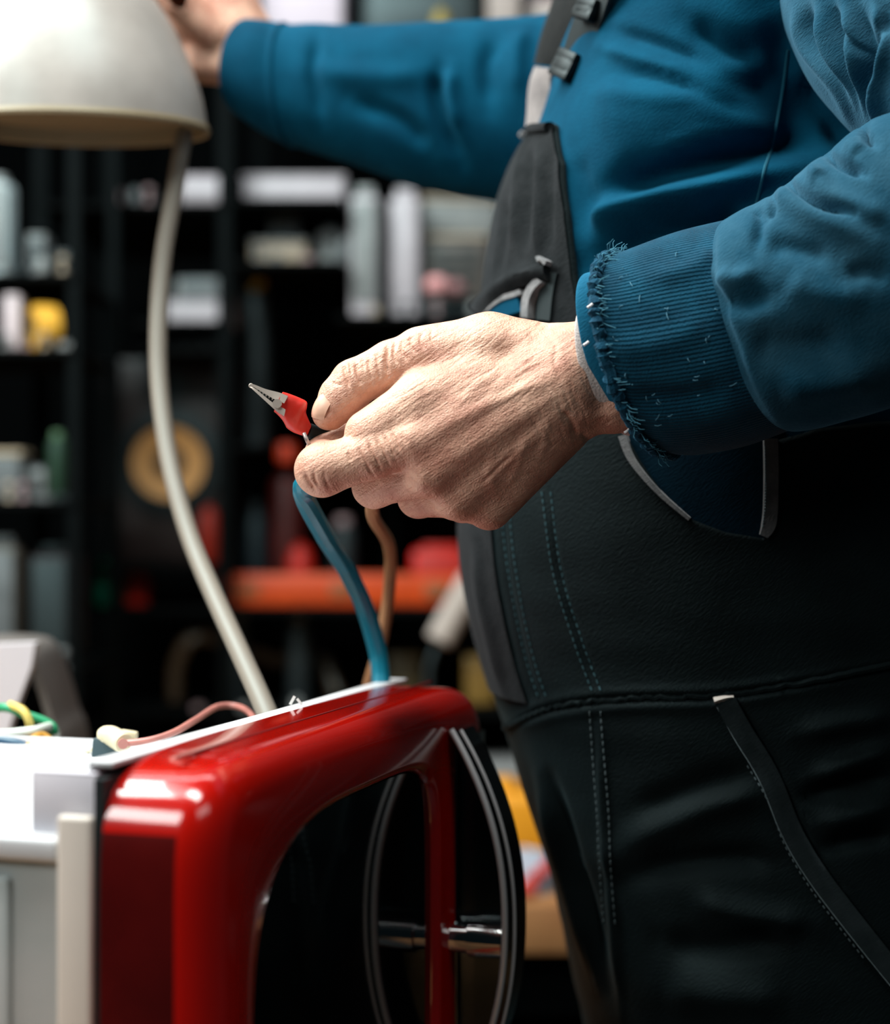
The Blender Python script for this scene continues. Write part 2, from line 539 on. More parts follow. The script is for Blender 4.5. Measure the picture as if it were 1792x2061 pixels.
# sheet metal chassis
b = MB(); b.box(W(-0.058, MWID / 2, -0.0015), (0.006, MWID / 2 - 0.012, 0.0012), RM, bev=0.0005)
b.box(W(-0.0630, MWID / 2, -0.018), (0.0008, MWID / 2 - 0.012, 0.017), RM)
b.build('front_flange', m_white_metal, mw)
b = MB(); b.box(W(-0.0545, MWID / 2, -0.137), (0.0022, MWID / 2 - 0.004, 0.130), RM); b.build('gasket', m_black_matt, mw)
b = MB(); b.box(W(-0.192, 0.142, -0.0338), (0.128, 0.136, 0.0012), RM, bev=0.0006); cav = b.build('cavity_top', m_white_metal, mw)
b = MB(); b.box(W(-0.192, 0.277, -0.031), (0.128, 0.0012, 0.0028), RM, bev=0.0005); b.build('cavity_rim', m_white_metal, cav)
b = MB(); b.box(W(-0.192, 0.0085, -0.154), (0.128, 0.0012, 0.117), RM); b.build('side_wall', m_grey_metal, mw)
b = MB(); b.box(W(-0.0655, 0.0045, -0.146), (0.0085, 0.003, 0.123), RM, bev=0.0022, seg=3); b.build('side_flange', m_beige_metal, mw)
b = MB(); b.box(W(-0.196, 0.0058, -0.039), (0.122, 0.0028, 0.0055), RM, bev=0.0026, seg=3); b.build('side_rail', m_white_metal, mw)
b = MB(); b.box(W(-0.105, 0.0070, -0.150), (0.006, 0.0022, 0.098), RM, bev=0.002, seg=3)
b.box(W(-0.165, 0.0070, -0.062), (0.06, 0.0022, 0.006), RM, bev=0.002, seg=3); b.build('embossed_rib', m_grey_metal, mw)
b = MB(); b.box(W(-0.0745, 0.0105, -0.019), (0.0155, 0.0010, 0.0135), RM, bev=0.0006)
b.box(W(-0.0895, 0.0135, -0.019), (0.0010, 0.004, 0.0135), RM, bev=0.0006)
b.box(W(-0.0745, 0.0135, -0.0062), (0.0155, 0.004, 0.0009), RM, bev=0.0006); b.build('bracket', mat('lilac_grey_sheet', 'd3d3dc', 0.5), mw)
b = MB(); b.box(W(-0.185, MWID / 2, -MHT + 0.002), (0.135, MWID / 2 - 0.004, 0.002), RM); b.build('base_plate', m_grey_metal, mw)
b = MB(); b.box(W(-0.31, MWID / 2, -0.175), (0.0012, MWID / 2 - 0.008, 0.095), RM); b.build('back_wall', m_grey_metal, mw)
for (a, bb) in ((-0.15, 0.06), (-0.19, 0.10), (-0.12, 0.17)):
    s = MB(); s.lathe([(0.0030, 0), (0.0030, 0.0008), (0.0020, 0.0016), (0, 0.0018)], W(a, bb, -0.0326), zf, 16); s.build('screw', m_chrome, cav)
# cutting scraps lying on the flange
m_scrap = mat('white_plastic_scrap', 'e8e8e4', 0.5)
b = MB(); q = W(-0.060, 0.24, 0.0003)
b.box(q + np.array([0, 0, 0.003]), (0.0008, 0.0004, 0.0026), np.array(Matrix.Rotation(0.5, 3, 'Y')))
b.box(q + np.array([0.004, 0, 0.0022]), (0.0007, 0.0004, 0.0022), np.array(Matrix.Rotation(-0.7, 3, 'Y')))
tag(b.build('cable_tie_end', m_scrap), 'tiny white clipped cable tie end on the flange by the lamp cord', 'cable tie')

# terminal block and wires on the oven
m_cream = mat('cream_plastic', 'd8cfae', 0.45, var=0.08, vscale=60)
m_copper = mat('copper_pink_wire', 'b87a70', 0.4, var=0.15, vscale=80)
tb = thing('terminal_block', P(232, 1521, 1.035), 'cream terminal block with dark foot at the edge of the open oven', 'terminal block')
b = MB(); b.box(P(216, 1506, 1.035), (0.0078, 0.006, 0.0058), np.array(Matrix.Rotation(0.1, 3, 'Y')), bev=0.0012); b.build('foot', mat('slate_plastic', '3c4a50', 0.5), tb)
b = MB(); b.tube(px_path([(204, 1484, 1.035), (222, 1481, 1.033), (240, 1490, 1.028), (250, 1496, 1.024)], 14), [0.0050, 0.0056, 0.006, 0.006, 0.006, 0.006, 0.006, 0.006, 0.006, 0.006, 0.0062, 0.0062, 0.006, 0.0054], 18); b.build('sleeve', m_cream, tb)
b = MB(); b.box(P(258, 1481, 1.04), (0.0052, 0.004, 0.0030), np.array(Matrix.Rotation(0.15, 3, 'Y')), bev=0.0012); b.build('lug', m_cream, tb)
b = MB(); b.lathe([(0.0022, 0.0), (0.0030, 0.0002), (0.0030, 0.0012)], P(247, 1497, 1.017), (0.4, -0.9, 0), 16); b.build('ferrule', m_copper, tb)
def wire(name, pts, r, m, label, cat='wire', group=None, n=60, flat=1.0, nn=10):
    b = MB(); b.tube(px_path(pts, n), r, nn, flat=flat)
    return tag(b.build(name, m), label, cat, group)
wire('wire', [(243, 1497, 1.02), (300, 1490, 1.02), (350, 1474, 1.03), (395, 1448, 1.06), (440, 1422, 1.10), (485, 1424, 1.10), (512, 1446, 1.06), (522, 1480, 1.045), (524, 1511, 1.035)], 0.0020, m_copper, 'pinkish copper wire running from the terminal block over the flange')
wire('wire', [(188, 1508, 1.04), (150, 1520, 1.06), (118, 1524, 1.08)], 0.0012, m_cream, 'thin cream lead left of the terminal block')
m_gw = mat('green_wire', '2f9a6a', 0.4); m_yw = mat('yellow_wire', 'd9c46a', 0.4); m_ww = mat('white_wire', 'd5e0d8', 0.4)
m_bw = mat('blue_wire_dull', '1c3c58', 0.4); m_ow = mat('ochre_wire', 'c8963c', 0.4); m_pw = mat('pink_wire', 'b0707a', 0.4)
wire('wire', [(-40, 1432, 1.14), (10, 1424, 1.12), (50, 1438, 1.12), (95, 1455, 1.12), (110, 1476, 1.12), (106, 1535, 1.14)], 0.0028, m_gw, 'green wire in the tangle at the left of the open oven')
wire('wire', [(20, 1418, 1.12), (48, 1432, 1.11), (60, 1462, 1.11), (52, 1500, 1.12), (40, 1540, 1.13)], 0.0026, m_yw, 'yellow wire looping down in the tangle')
wire('wire', [(-40, 1478, 1.10), (20, 1476, 1.10), (70, 1470, 1.10), (104, 1463, 1.12), (112, 1490, 1.12), (104, 1535, 1.13)], 0.0028, m_ww, 'pale wire lying across the tangle')
wire('wire', [(-40, 1486, 1.10), (30, 1496, 1.09), (80, 1512, 1.09), (140, 1518, 1.10), (170, 1524, 1.10)], 0.0030, m_bw, 'dark blue wire low in the tangle')
wire('wire', [(40, 1535, 1.08), (58, 1500, 1.09), (82, 1482, 1.10), (104, 1500, 1.10), (108, 1540, 1.1)], 0.0030, m_ow, 'ochre wire arching low in the tangle')
wire('wire', [(60, 1505, 1.14), (110, 1520, 1.13), (150, 1508, 1.15), (178, 1524, 1.13)], 0.0026, m_pw, 'pink wire at the right of the tangle')

# ------------------------------------------------------------------ the worker
def skin_material():
    m = bpy.data.materials.new('skin')
    m.use_nodes = True
    nt = m.node_tree; b = nt.nodes['Principled BSDF']; N = nt.nodes.new; L = nt.links.new
    tc = N('ShaderNodeTexCoord')
    n1 = N('ShaderNodeTexNoise'); n1.inputs['Scale'].default_value = 45; n1.inputs['Detail'].default_value = 6
    L(tc.outputs['Object'], n1.inputs['Vector'])
    r = N('ShaderNodeValToRGB')
    r.color_ramp.elements[0].position = 0.32; r.color_ramp.elements[0].color = (*lin('bf8d78'), 1)
    r.color_ramp.elements[1].position = 0.66; r.color_ramp.elements[1].color = (*lin('e0b9a0'), 1)
    L(n1.outputs['Fac'], r.inputs[0])
    n2 = N('ShaderNodeTexNoise'); n2.inputs['Scale'].default_value = 260; n2.inputs['Detail'].default_value = 4
    L(tc.outputs['Object'], n2.inputs['Vector'])
    mx = N('ShaderNodeMix'); mx.data_type = 'RGBA'; mx.blend_type = 'MULTIPLY'; mx.inputs['Factor'].default_value = 0.35
    r2 = N('ShaderNodeValToRGB'); r2.color_ramp.elements[0].position = 0.3; r2.color_ramp.elements[0].color = (0.62, 0.5, 0.47, 1)
    r2.color_ramp.elements[1].position = 0.6; r2.color_ramp.elements[1].color = (1, 1, 1, 1)
    L(n2.outputs['Fac'], r2.inputs[0]); L(r.outputs[0], mx.inputs['A']); L(r2.outputs[0], mx.inputs['B'])
    L(mx.outputs['Result'], b.inputs['Base Color'])
    b.inputs['Roughness'].default_value = 0.5
    b.inputs['Specular IOR Level'].default_value = 0.4
    b.inputs['Subsurface Weight'].default_value = 0.12
    b.inputs['Subsurface Radius'].default_value = (1.0, 0.35, 0.2)
    b.inputs['Subsurface Scale'].default_value = 0.003
    # fine diagonal skin lines
    mp = N('ShaderNodeMapping'); mp.vector_type = 'TEXTURE'; mp.inputs['Rotation'].default_value = (0, math.radians(-33), 0); mp.inputs['Scale'].default_value = (1 / 95, 1 / 120, 1 / 520)
    L(tc.outputs['Object'], mp.inputs[0])
    n3 = N('ShaderNodeTexNoise'); n3.inputs['Scale'].default_value = 1.0; n3.inputs['Detail'].default_value = 3; n3.inputs['Distortion'].default_value = 0.6
    L(mp.outputs[0], n3.inputs['Vector'])
    mp2 = N('ShaderNodeMapping'); mp2.vector_type = 'TEXTURE'; mp2.inputs['Rotation'].default_value = (0, math.radians(66), 0); mp2.inputs['Scale'].default_value = (1 / 110, 1 / 140, 1 / 480)
    L(tc.outputs['Object'], mp2.inputs[0])
    n4 = N('ShaderNodeTexNoise'); n4.inputs['Scale'].default_value = 1.0; n4.inputs['Detail'].default_value = 3; n4.inputs['Distortion'].default_value = 0.8
    L(mp2.outputs[0], n4.inputs['Vector'])
    vo = N('ShaderNodeTexVoronoi'); vo.feature = 'DISTANCE_TO_EDGE'; vo.inputs['Scale'].default_value = 620
    L(tc.outputs['Object'], vo.inputs['Vector'])
    a1 = N('ShaderNodeMath'); a1.operation = 'MULTIPLY_ADD'; a1.inputs[1].default_value = 1.0
    L(n3.outputs['Fac'], a1.inputs[0])
    a2 = N('ShaderNodeMath'); a2.operation = 'MULTIPLY_ADD'; a2.inputs[1].default_value = 0.45
    L(n4.outputs['Fac'], a2.inputs[0])
    a3 = N('ShaderNodeMath'); a3.operation = 'MULTIPLY'; a3.inputs[1].default_value = 0.6
    L(vo.outputs['Distance'], a3.inputs[0]); L(a3.outputs[0], a2.inputs[2]); L(a2.outputs[0], a1.inputs[2])
    bp = N('ShaderNodeBump'); bp.inputs['Strength'].default_value = 0.65; bp.inputs['Distance'].default_value = 0.0012
    L(a1.outputs[0], bp.inputs['Height']); L(bp.outputs[0], b.inputs['Normal'])
    return m
m_skin = skin_material()

HD = 0.95                       # depth of the working hand
def near_hand():
    S = SDF((565, 600, -100), (1470, 1105, 250), 2.1)
    palm = S.empty()
    for a, ra, b, rb, k in [
        ((1450, 720, 25), 62, (1180, 722, 8), 74, 30), ((1450, 770, 28), 60, (1238, 808, 18), 62, 30),
        ((1140, 735, 0), 64, (840, 888, -20), 50, 34), ((1140, 768, -6), 62, (866, 950, -14), 46, 34),
        ((1150, 800, 4), 58, (920, 1000, 14), 44, 34), ((1168, 826, 22), 50, (985, 1020, 46), 43, 34),
        ((1120, 780, 60), 66, (930, 920, 85), 72, 34), ((1150, 838, 62), 46, (1010, 980, 92), 52, 30),
        ((1110, 712, 40), 58, (985, 700, 50), 66, 30), ((985, 700, 50), 64, (850, 716, 58), 56, 20),
        ((960, 775, 14), 64, (850, 808, 2), 58, 26), ((850, 808, 2), 54, (742, 872, 0), 45, 16)]:
        S.cone(palm, a, ra, b, rb, k)
    thumb = S.chain([((860, 714, 58), 55), ((790, 735, 60), 50), ((712, 770, 60), 46), ((684, 800, 57), 42), ((656, 834, 52), 27)], 10)
    S.cone(thumb, (700, 800, 60), 40, (668, 836, 56), 29, 14)
    index = S.chain([((842, 888, -20), 50), ((745, 917, -14), 47), ((648, 946, -4), 53), ((656, 916, 84), 41), ((690, 884, 106), 33)], 12)
    mid = S.chain([((866, 950, -10), 46), ((754, 978, 96), 43), ((792, 965, 172), 38), ((850, 930, 166), 33)], 14)
    ring = S.chain([((920, 1000, 14), 44), ((842, 1002, 128), 39), ((882, 965, 192), 36), ((940, 930, 168), 32)], 14)
    pink = S.chain([((985, 1020, 46), 43), ((932, 1016, 142), 34), ((957, 980, 192), 32), ((1005, 950, 168), 28)], 14)
    tot = smin(palm, index, 16)
    tot = smin(tot, smin(palm, thumb, 14), 5)
    for f in (mid, ring, pink):
        tot = smin(tot, smin(palm, f, 16), 6)
    V, F = S.mesh(tot)
    N = vnormals(V, F)
    face = np.clip(-N[:, 2] * 2.2 + 0.45, 0, 1)
    cre = [  # grooves and ridges traced on the back of the hand: polyline, amount, width (px)
        ([(691, 731), (694, 752), (704, 783)], -7.0, 3.8), ([(716, 728), (719, 750), (731, 780)], -6.2, 3.8),
        ([(703, 728), (708, 755)], -3.4, 3.0), ([(741, 716), (743, 742), (750, 776)], -4.7, 3.4), ([(728, 722), (734, 745)], -3.1, 2.8),
        ([(781, 694), (777, 725), (783, 758)], -8.5, 4.3), ([(797, 684), (792, 712), (801, 736)], -5.0, 3.4), ([(812, 678), (808, 704), (820, 726)], -4.0, 3.4),
        ([(757, 705), (760, 735), (765, 770)], -3.7, 3.2), ([(828, 672), (826, 694), (838, 712)], -3.4, 3.2), ([(668, 770), (690, 776)], -2.5, 2.8),
        ([(850, 668), (846, 686), (856, 704)], -3.1, 3.2), ([(870, 662), (868, 680), (880, 700)], -2.8, 3.2),
        ([(612, 952), (622, 972), (637, 990)], -6.5, 4.0), ([(631, 950), (634, 966), (642, 980)], -4.7, 3.6), ([(652, 945), (655, 965), (664, 985)], -2.5, 3.3),
        ([(720, 900), (732, 925), (752, 958)], -4.0, 3.4), ([(741, 888), (750, 912), (766, 944)], -5.6, 3.6), ([(757, 880), (766, 902), (784, 936)], -5.6, 3.6),
        ([(772, 874), (782, 896), (797, 926)], -5.0, 3.4), ([(787, 868), (796, 888), (806, 912)], -4.3, 3.2), ([(700, 908), (708, 930)], -2.5, 3.2),
        ([(803, 862), (822, 880), (824, 910)], 2.6, 9), ([(835, 935), (850, 958), (846, 985)], 2.8, 12), ([(880, 1000), (905, 1020), (930, 1030)], 1.8, 12),
        ([(1036, 912), (1003, 940), (968, 974)], -3.0, 4.2), ([(860, 990), (880, 1010), (905, 1022)], -2.0, 6),
        ([(1120, 760), (1010, 800), (870, 870)], 2.4, 12), ([(1130, 790), (1020, 860), (890, 935)], 2.2, 13), ([(1140, 815), (1050, 905), (950, 985)], 2.0, 13),
        ([(1110, 830), (1030, 890), (930, 960)], -2.4, 14), ([(1080, 780), (980, 840), (870, 905)], -2.4, 14),
        ([(1090, 690), (1040, 716), (970, 765), (905, 830)], 3.4, 14), ([(1110, 720), (1050, 760), (985, 815)], -3.6, 14),
        ([(1080, 668), (1030, 680), (975, 676)], 3.2, 20), ([(1085, 640), (1110, 655)], -3.0, 22),
        ([(1165, 890), (1150, 850), (1130, 825)], -4.5, 7), ([(1190, 895), (1170, 870)], -4, 8), ([(1245, 830), (1190, 840), (1160, 838)], 2.0, 9),
        ([(1120, 690), (1116, 730), (1135, 780)], -1.8, 5), ([(1090, 830), (1100, 870), (1085, 930)], 1.8, 8),
        ([(760, 800), (700, 842), (640, 884)], -1.0, 5), ([(1000, 900), (985, 945), (1000, 1000)], 1.6, 9), ([(1060, 870), (1045, 930), (1020, 990)], 1.6, 9),
    ]
    rng = np.random.RandomState(3)
    for k in range(46):     # the many fine diagonal lines over the thumb web
        x = rng.uniform(800, 1090); y = 655 + (x - 800) * 0.02 + rng.uniform(0, 150)
        l = rng.uniform(28, 70); a = math.radians(rng.uniform(24, 42))
        cre.append(([(x, y), (x - l * 0.5 * math.cos(a), y + l * 0.5 * math.sin(a) + rng.uniform(-2, 2)), (x - l * math.cos(a), y + l * math.sin(a))], -rng.uniform(0.5, 1.3), 3.0))
    for k in range(34):     # lines round the wrist
        x = rng.uniform(1060, 1180); y = rng.uniform(690, 860)
        l = rng.uniform(30, 70)
        cre.append(([(x, y), (x + l * 0.12, y + l * 0.5), (x + l * 0.34, y + l)], -rng.uniform(0.4, 1.1), 3.0))
    V = V + N * (fold_disp(V[:, :2], cre) * face)[:, None]
    V = V + N * (vnoise(V, 5, 0.055) * 1.1)[:, None]
    X = np.stack([(V[:, 0] - CX) / FP * (HD + V[:, 2] * HD / FP), HD + V[:, 2] * HD / FP, CZ - (V[:, 1] - CY) / FP * (HD + V[:, 2] * HD / FP)], 1)
    return X, F
def far_hand():
    D0 = 1.355
    S = SDF((150, -230, -110), (640, 240, 160), 4.0)
    T = S.empty()
    for a, ra, b, rb, k in [((620, 150, 0), 62, (500, 108, 0), 58, 25), ((500, 108, 0), 60, (405, 20, 12), 76, 30),
        ((480, 70, 0), 60, (440, -10, 5), 66, 25), ((455, 120, -8), 48, (410, 118, 6), 46, 25), ((400, 10, 10), 66, (380, -60, 10), 62, 25)]:
        S.cone(T, a, ra, b, rb, k)
    fing = [[((400, -50, -40), 34), ((330, -130, -60), 32), ((255, -165, -40), 29), ((200, -160, -10), 26)],
            [((390, -60, 0), 34), ((310, -150, -10), 32), ((235, -180, 0), 29), ((185, -170, 15), 26)],
            [((385, -50, 40), 33), ((310, -135, 50), 31), ((235, -165, 50), 28), ((190, -155, 50), 25)],
            [((390, -30, 80), 30), ((330, -100, 95), 28), ((265, -130, 95), 25), ((225, -125, 90), 22)],
            [((425, 60, -40), 42), ((360, 0, -75), 36), ((300, -60, -85), 31), ((262, -95, -75), 26)]]
    for f in fing:
        T = smin(T, smin(T, S.chain(f, 12), 12), 4)
    V, F = S.mesh(T)
    V = V + vnormals(V, F) * (vnoise(V, 9, 0.04) * 2)[:, None]
    dd = D0 + V[:, 2] * D0 / FP
    return np.stack([(V[:, 0] - CX) / FP * dd, dd, CZ - (V[:, 1] - CY) / FP * dd], 1), F
def head_mesh():
    S = SDF((1080, -1080, -330), (1760, -150, 330), 12.0)
    T = S.empty()
    for a, ra, b, rb, k in [((1500, -250, 0), 210, (1440, -560, 0), 175, 60), ((1455, -790, 0), 225, (1380, -770, 0), 205, 60),
        ((1370, -640, 0), 165, (1290, -520, 0), 75, 60), ((1225, -740, 0), 22, (1175, -655, 0), 36, 30),
        ((1260, -790, -85), 34, (1255, -790, -60), 30, 20), ((1260, -790, 85), 34, (1255, -790, 60), 30, 20),
        ((1440, -720, -212), 26, (1430, -640, -205), 22, 14), ((1440, -720, 212), 26, (1430, -640, 205), 22, 14),
        ((1235, -590, -45), 22, (1225, -590, 45), 22, 24), ((1250, -835, -90), 26, (1240, -835, 90), 24, 30)]:
        S.cone(T, a, ra, b, rb, k, 120)
    V, F = S.mesh(T)
    dd = 1.2 + V[:, 2] * 1.2 / FP
    return np.stack([(V[:, 0] - CX) / FP * dd, dd, CZ - (V[:, 1] - CY) / FP * dd], 1), F

# torso shape shared by sweatshirt and overalls: front (left), back (right)
TR = [(-420, 1330, 1680, .085), (-330, 1210, 1850, .15), (-150, 1165, 1930, .185), (0, 1148, 1960, .19), (150, 1104, 1990, .19), (260, 1078, 2000, .188),
      (400, 1024, 2005, .186), (500, 1002, 2005, .186), (620, 987, 2005, .186), (800, 964, 2010, .186), (1000, 946, 2015, .186), (1100, 944, 2015, .185),
      (1200, 957, 2015, .184), (1300, 980, 2020, .182), (1400, 1011, 2025, .182), (1460, 1033, 2030, .182), (1600, 1073, 2040, .182), (1750, 1122, 2050, .182),
      (1950, 1166, 2055, .182), (2061, 1192, 2055, .182), (2260, 1225, 2040, .178)]
TD = 1.20
torso = Loft([(f, y, bk, y, TD, dn, 0, 0) for y, f, bk, dn in TR])
EXP = 2.35
UT = np.linspace(0, len(TR) - 1, 2000)
YT = torso.rows(UT)[:, 1]
def u_of_y(y): return np.interp(y, YT, UT)

# body: hands, arms, trunk and head in one mesh
body = MB()
for V, F in (near_hand(), far_hand(), head_mesh()):
    body.add(V, F)
core = Loft([(f + 120, y, bk - 120, y, TD, dn - .055, 0, 0) for y, f, bk, dn in TR[1:]])
V, F, _ = core.grid(40, 40, ex=EXP); body.add(V, F)
body.tube(np.vstack([px_path([(1700, -200, 1.05), (1800, 100, 1.0), (1900, 420, .955)], 12), px_path([(1890, 480, .955), (1700, 590, .958), (1450, 745, .957)], 12)]), 0.026, 16)
body.tube(px_path([(1300, 210, 1.28), (1000, 220, 1.31), (750, 190, 1.33), (600, 150, 1.355)], 16), 0.03, 16)
feet = np.array([P(1500, 1030, 1.2)[0], 1.2, 0.0])
person = obj('person', body.v, body.f, m_skin)
tag(person, 'worker in blue sweatshirt and black overalls holding a red clip and a white lamp', 'person')

# thumb nail
b = MB()
nV, nF = [], []
t_ax = P(628, 846, HD + .008) - P(656, 792, HD + .008); t_ax /= np.linalg.norm(t_ax)
nrm = np.array([-0.72, -0.60, 0.35]); nrm -= (nrm @ t_ax) * t_ax; nrm /= np.linalg.norm(nrm); nc = P(666, 825, HD + 0.0143) + nrm * 0.0095; s_ax = np.cross(t_ax, nrm)
for i in range(13):
    for k in range(13):
        a = (i - 6) / 6; c = (k - 6) / 6
        ln = 0.0082 * a; wd = 0.0070 * c * (1 - 0.22 * max(0, a) ** 3)
        edge = max(0, (a * a) ** 2 + (c * c) ** 2 * .6 - .75)
        nV.append(nc + t_ax * (ln * (1 - .12 * c * c)) + s_ax * wd + nrm * (0.0005 - 0.0036 * c * c - 0.0016 * a * a - edge * .0010))
nF = [(i * 13 + k, (i + 1) * 13 + k, (i + 1) * 13 + k + 1, i * 13 + k + 1) for i in range(12) for k in range(12)]
m_nail = mat('nail', 'd2ab93', 0.32, var=0.1, vscale=120)
tag(obj('thumbnail', nV, nF, m_nail, person), 'pale thumbnail')

# ---------------- sweatshirt
def fabric(name, c1, c2, ws, bs, rough=0.9, sheen=0.3, weave=1100.0, spec=0.2):
    m = bpy.data.materials.new(name); m.use_nodes = True
    nt = m.node_tree; b = nt.nodes['Principled BSDF']; N = nt.nodes.new; L = nt.links.new
    tc = N('ShaderNodeTexCoord')
    n = N('ShaderNodeTexNoise'); n.inputs['Scale'].default_value = ws; n.inputs['Detail'].default_value = 6; n.inputs['Roughness'].default_value = 0.65
    L(tc.outputs['Object'], n.inputs['Vector'])
    r = N('ShaderNodeValToRGB'); r.color_ramp.elements[0].position = 0.36; r.color_ramp.elements[1].position = 0.68
    r.color_ramp.elements[0].color = (*lin(c1), 1); r.color_ramp.elements[1].color = (*lin(c2), 1)
    L(n.outputs['Fac'], r.inputs[0]); L(r.outputs[0], b.inputs['Base Color'])
    b.inputs['Roughness'].default_value = rough; b.inputs['Sheen Weight'].default_value = sheen; b.inputs['Sheen Roughness'].default_value = 0.45
    b.inputs['Specular IOR Level'].default_value = spec
    b.inputs['Specular Tint'].default_value = (0.62, 0.95, 1.0, 1)
    b.inputs['Sheen Tint'].default_value = (*[min(1.0, v / max(lin(c2)) * .8 + .15) for v in lin(c2)], 1)
    mp = N('ShaderNodeMapping'); mp.vector_type = 'TEXTURE'; mp.inputs['Rotation'].default_value = (0, math.radians(-40), 0); mp.inputs['Scale'].default_value = (1 / (weave * .35), 1 / (weave * .35), 1 / weave)
    L(tc.outputs['Object'], mp.inputs[0])
    n2 = N('ShaderNodeTexNoise'); n2.inputs['Scale'].default_value = 1; n2.inputs['Detail'].default_value = 2
    L(mp.outputs[0], n2.inputs['Vector'])
    bp = N('ShaderNodeBump'); bp.inputs['Strength'].default_value = bs; bp.inputs['Distance'].default_value = 0.0006
    L(n2.outputs['Fac'], bp.inputs['Height']); L(bp.outputs[0], b.inputs['Normal'])
    return m
m_shirt = fabric('blue_sweatshirt_fabric', (0.0004, 0.037, 0.073), (0.0009, 0.055, 0.104), 22, 0.55, sheen=0.03, spec=.08)
m_sleeve = fabric('worn_blue_sleeve_fabric', (0.003, 0.045, 0.082), (0.018, 0.078, 0.124), 26, 0.75, sheen=0.2)
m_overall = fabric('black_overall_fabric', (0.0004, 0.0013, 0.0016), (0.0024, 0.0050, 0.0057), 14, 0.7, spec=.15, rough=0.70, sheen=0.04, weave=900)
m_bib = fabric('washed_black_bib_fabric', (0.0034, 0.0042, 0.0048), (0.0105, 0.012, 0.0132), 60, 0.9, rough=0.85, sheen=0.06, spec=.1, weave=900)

V, F, uv = torso.grid(170, 260, 0, u_of_y(1400), EXP)
shirt_folds = [
    ([(1180, 462), (1230, 424), (1330, 396), (1450, 374), (1600, 330)], .013, 24), ([(1180, 540), (1300, 476), (1430, 446), (1500, 414)], -.020, 30),
    ([(1200, 392), (1300, 348), (1420, 318), (1560, 285), (1700, 250)], -.020, 30), ([(1180, 230), (1330, 215), (1500, 235)], .009, 70),
    ([(1230, 60), (1330, 90), (1430, 130)], -.005, 12), ([(1210, 95), (1300, 122), (1420, 160)], .005, 12), ([(1230, 150), (1330, 160), (1440, 205), (1520, 215)], -.005, 12),
    ([(1200, 190), (1330, 205), (1450, 200)], .003, 14), ([(1500, 110), (1560, 210), (1640, 300)], -.022, 55), ([(1550, 20), (1600, 140), (1650, 260)], -.020, 45),
    ([(1160, 300), (1170, 400), (1185, 500)], -.006, 22), ([(1290, 318), (1400, 282), (1500, 268)], .004, 12), ([(1380, 40), (1460, 90), (1540, 100)], -.010, 26), ([(1640, 110), (1690, 210), (1740, 300)], -.026, 38)]
def outward(V, F, c):
    N = vnormals(V, F)
    return 1.0 if ((V - c) * N).sum() > 0 else -1.0
tc_ = V.mean(0)
V = fold_mesh(V, F, shirt_folds, outward(V, F, tc_))
N_ = vnormals(V, F) * outward(V, F, tc_)
V = V + N_ * (vnoise(V, 21, 38) * .0016)[:, None]
shirt = obj('sweatshirt', V, F, m_shirt, person, uv=uv)
tag(shirt, 'blue sweatshirt')
shirt_tree = bvh(shirt)

def ribbon(name, pts, half, tree, m, parent, lift=0.002, th=0.0015, n=60, fall=1.19, bulge=0.0, hw=None):
    """flat strip laid on a surface along image points"""
    c = spline(pts, n)
    t = np.gradient(c, axis=0); t /= np.linalg.norm(t, axis=1)[:, None]
    nn = np.stack([-t[:, 1], t[:, 0]], 1)
    V = []
    K = 5
    Q = np.zeros((n, K, 3)); NN = np.zeros((n, K, 3))
    for i in range(n):
        w = half if hw is None else half * hw(i / (n - 1))
        for k in range(K):
            o = (k / (K - 1) * 2 - 1)
            Q[i, k], NN[i, k] = cast(tree, *(c[i] + nn[i] * w * o), fall=fall)
    for it in range(6):
        Q[1:-1] = (Q[:-2] + 2 * Q[1:-1] + Q[2:]) / 4
        NN[1:-1] = (NN[:-2] + 2 * NN[1:-1] + NN[2:]) / 4
    NN[:] = NN.mean(1, keepdims=True)
    NN /= np.linalg.norm(NN, axis=2)[..., None]
    for i in range(n):
        base = [(Q[i, k], NN[i, k], k / (K - 1) * 2 - 1) for k in range(K)]
        for q, nr, o in base: V.append(q + nr * (lift + th + bulge * (1 - o * o)))
        for q, nr, o in base[::-1]: V.append(q + nr * (lift - 0.004))
    K2 = 2 * K
    F = [(i * K2 + k, i * K2 + (k + 1) % K2, (i + 1) * K2 + (k + 1) % K2, (i + 1) * K2 + k) for i in range(n - 1) for k in range(K2)]
    F += [tuple(range(K2))[::-1], tuple((n - 1) * K2 + k for k in range(K2))]
    return obj(name, V, F, m, parent, sharp=50)

def stitches(name, pts, tree, m, parent, dash=9.0, gap=6.0, r=0.0005, lift=0.0006):
    c = spline(pts, 400)
    s = np.concatenate([[0], np.cumsum(np.linalg.norm(np.diff(c, axis=0), axis=1))])
    b = MB(); p = 0
    while p + dash < s[-1]:
        q = []
        for f in (0, .5, 1):
            x = np.interp(p + dash * f, s, c[:, 0]); y = np.interp(p + dash * f, s, c[:, 1])
            w, nr = cast(tree, x, y); q.append(w + nr * lift)
        b.tube(q, [r * .7, r, r * .7], 5)
        p += dash + gap
    return b.build(name, m, parent)

m_seam = mat('navy_seam_thread', (0.004, 0.075, 0.12), 0.9)
b = MB(); b.tube([cast(shirt_tree, *q, lift=.0003)[0] for q in spline([(1587, 100), (1572, 200), (1552, 300), (1538, 345), (1520, 425)], 60)], 0.0009, 6)
b.build('side_seam', m_seam, shirt)

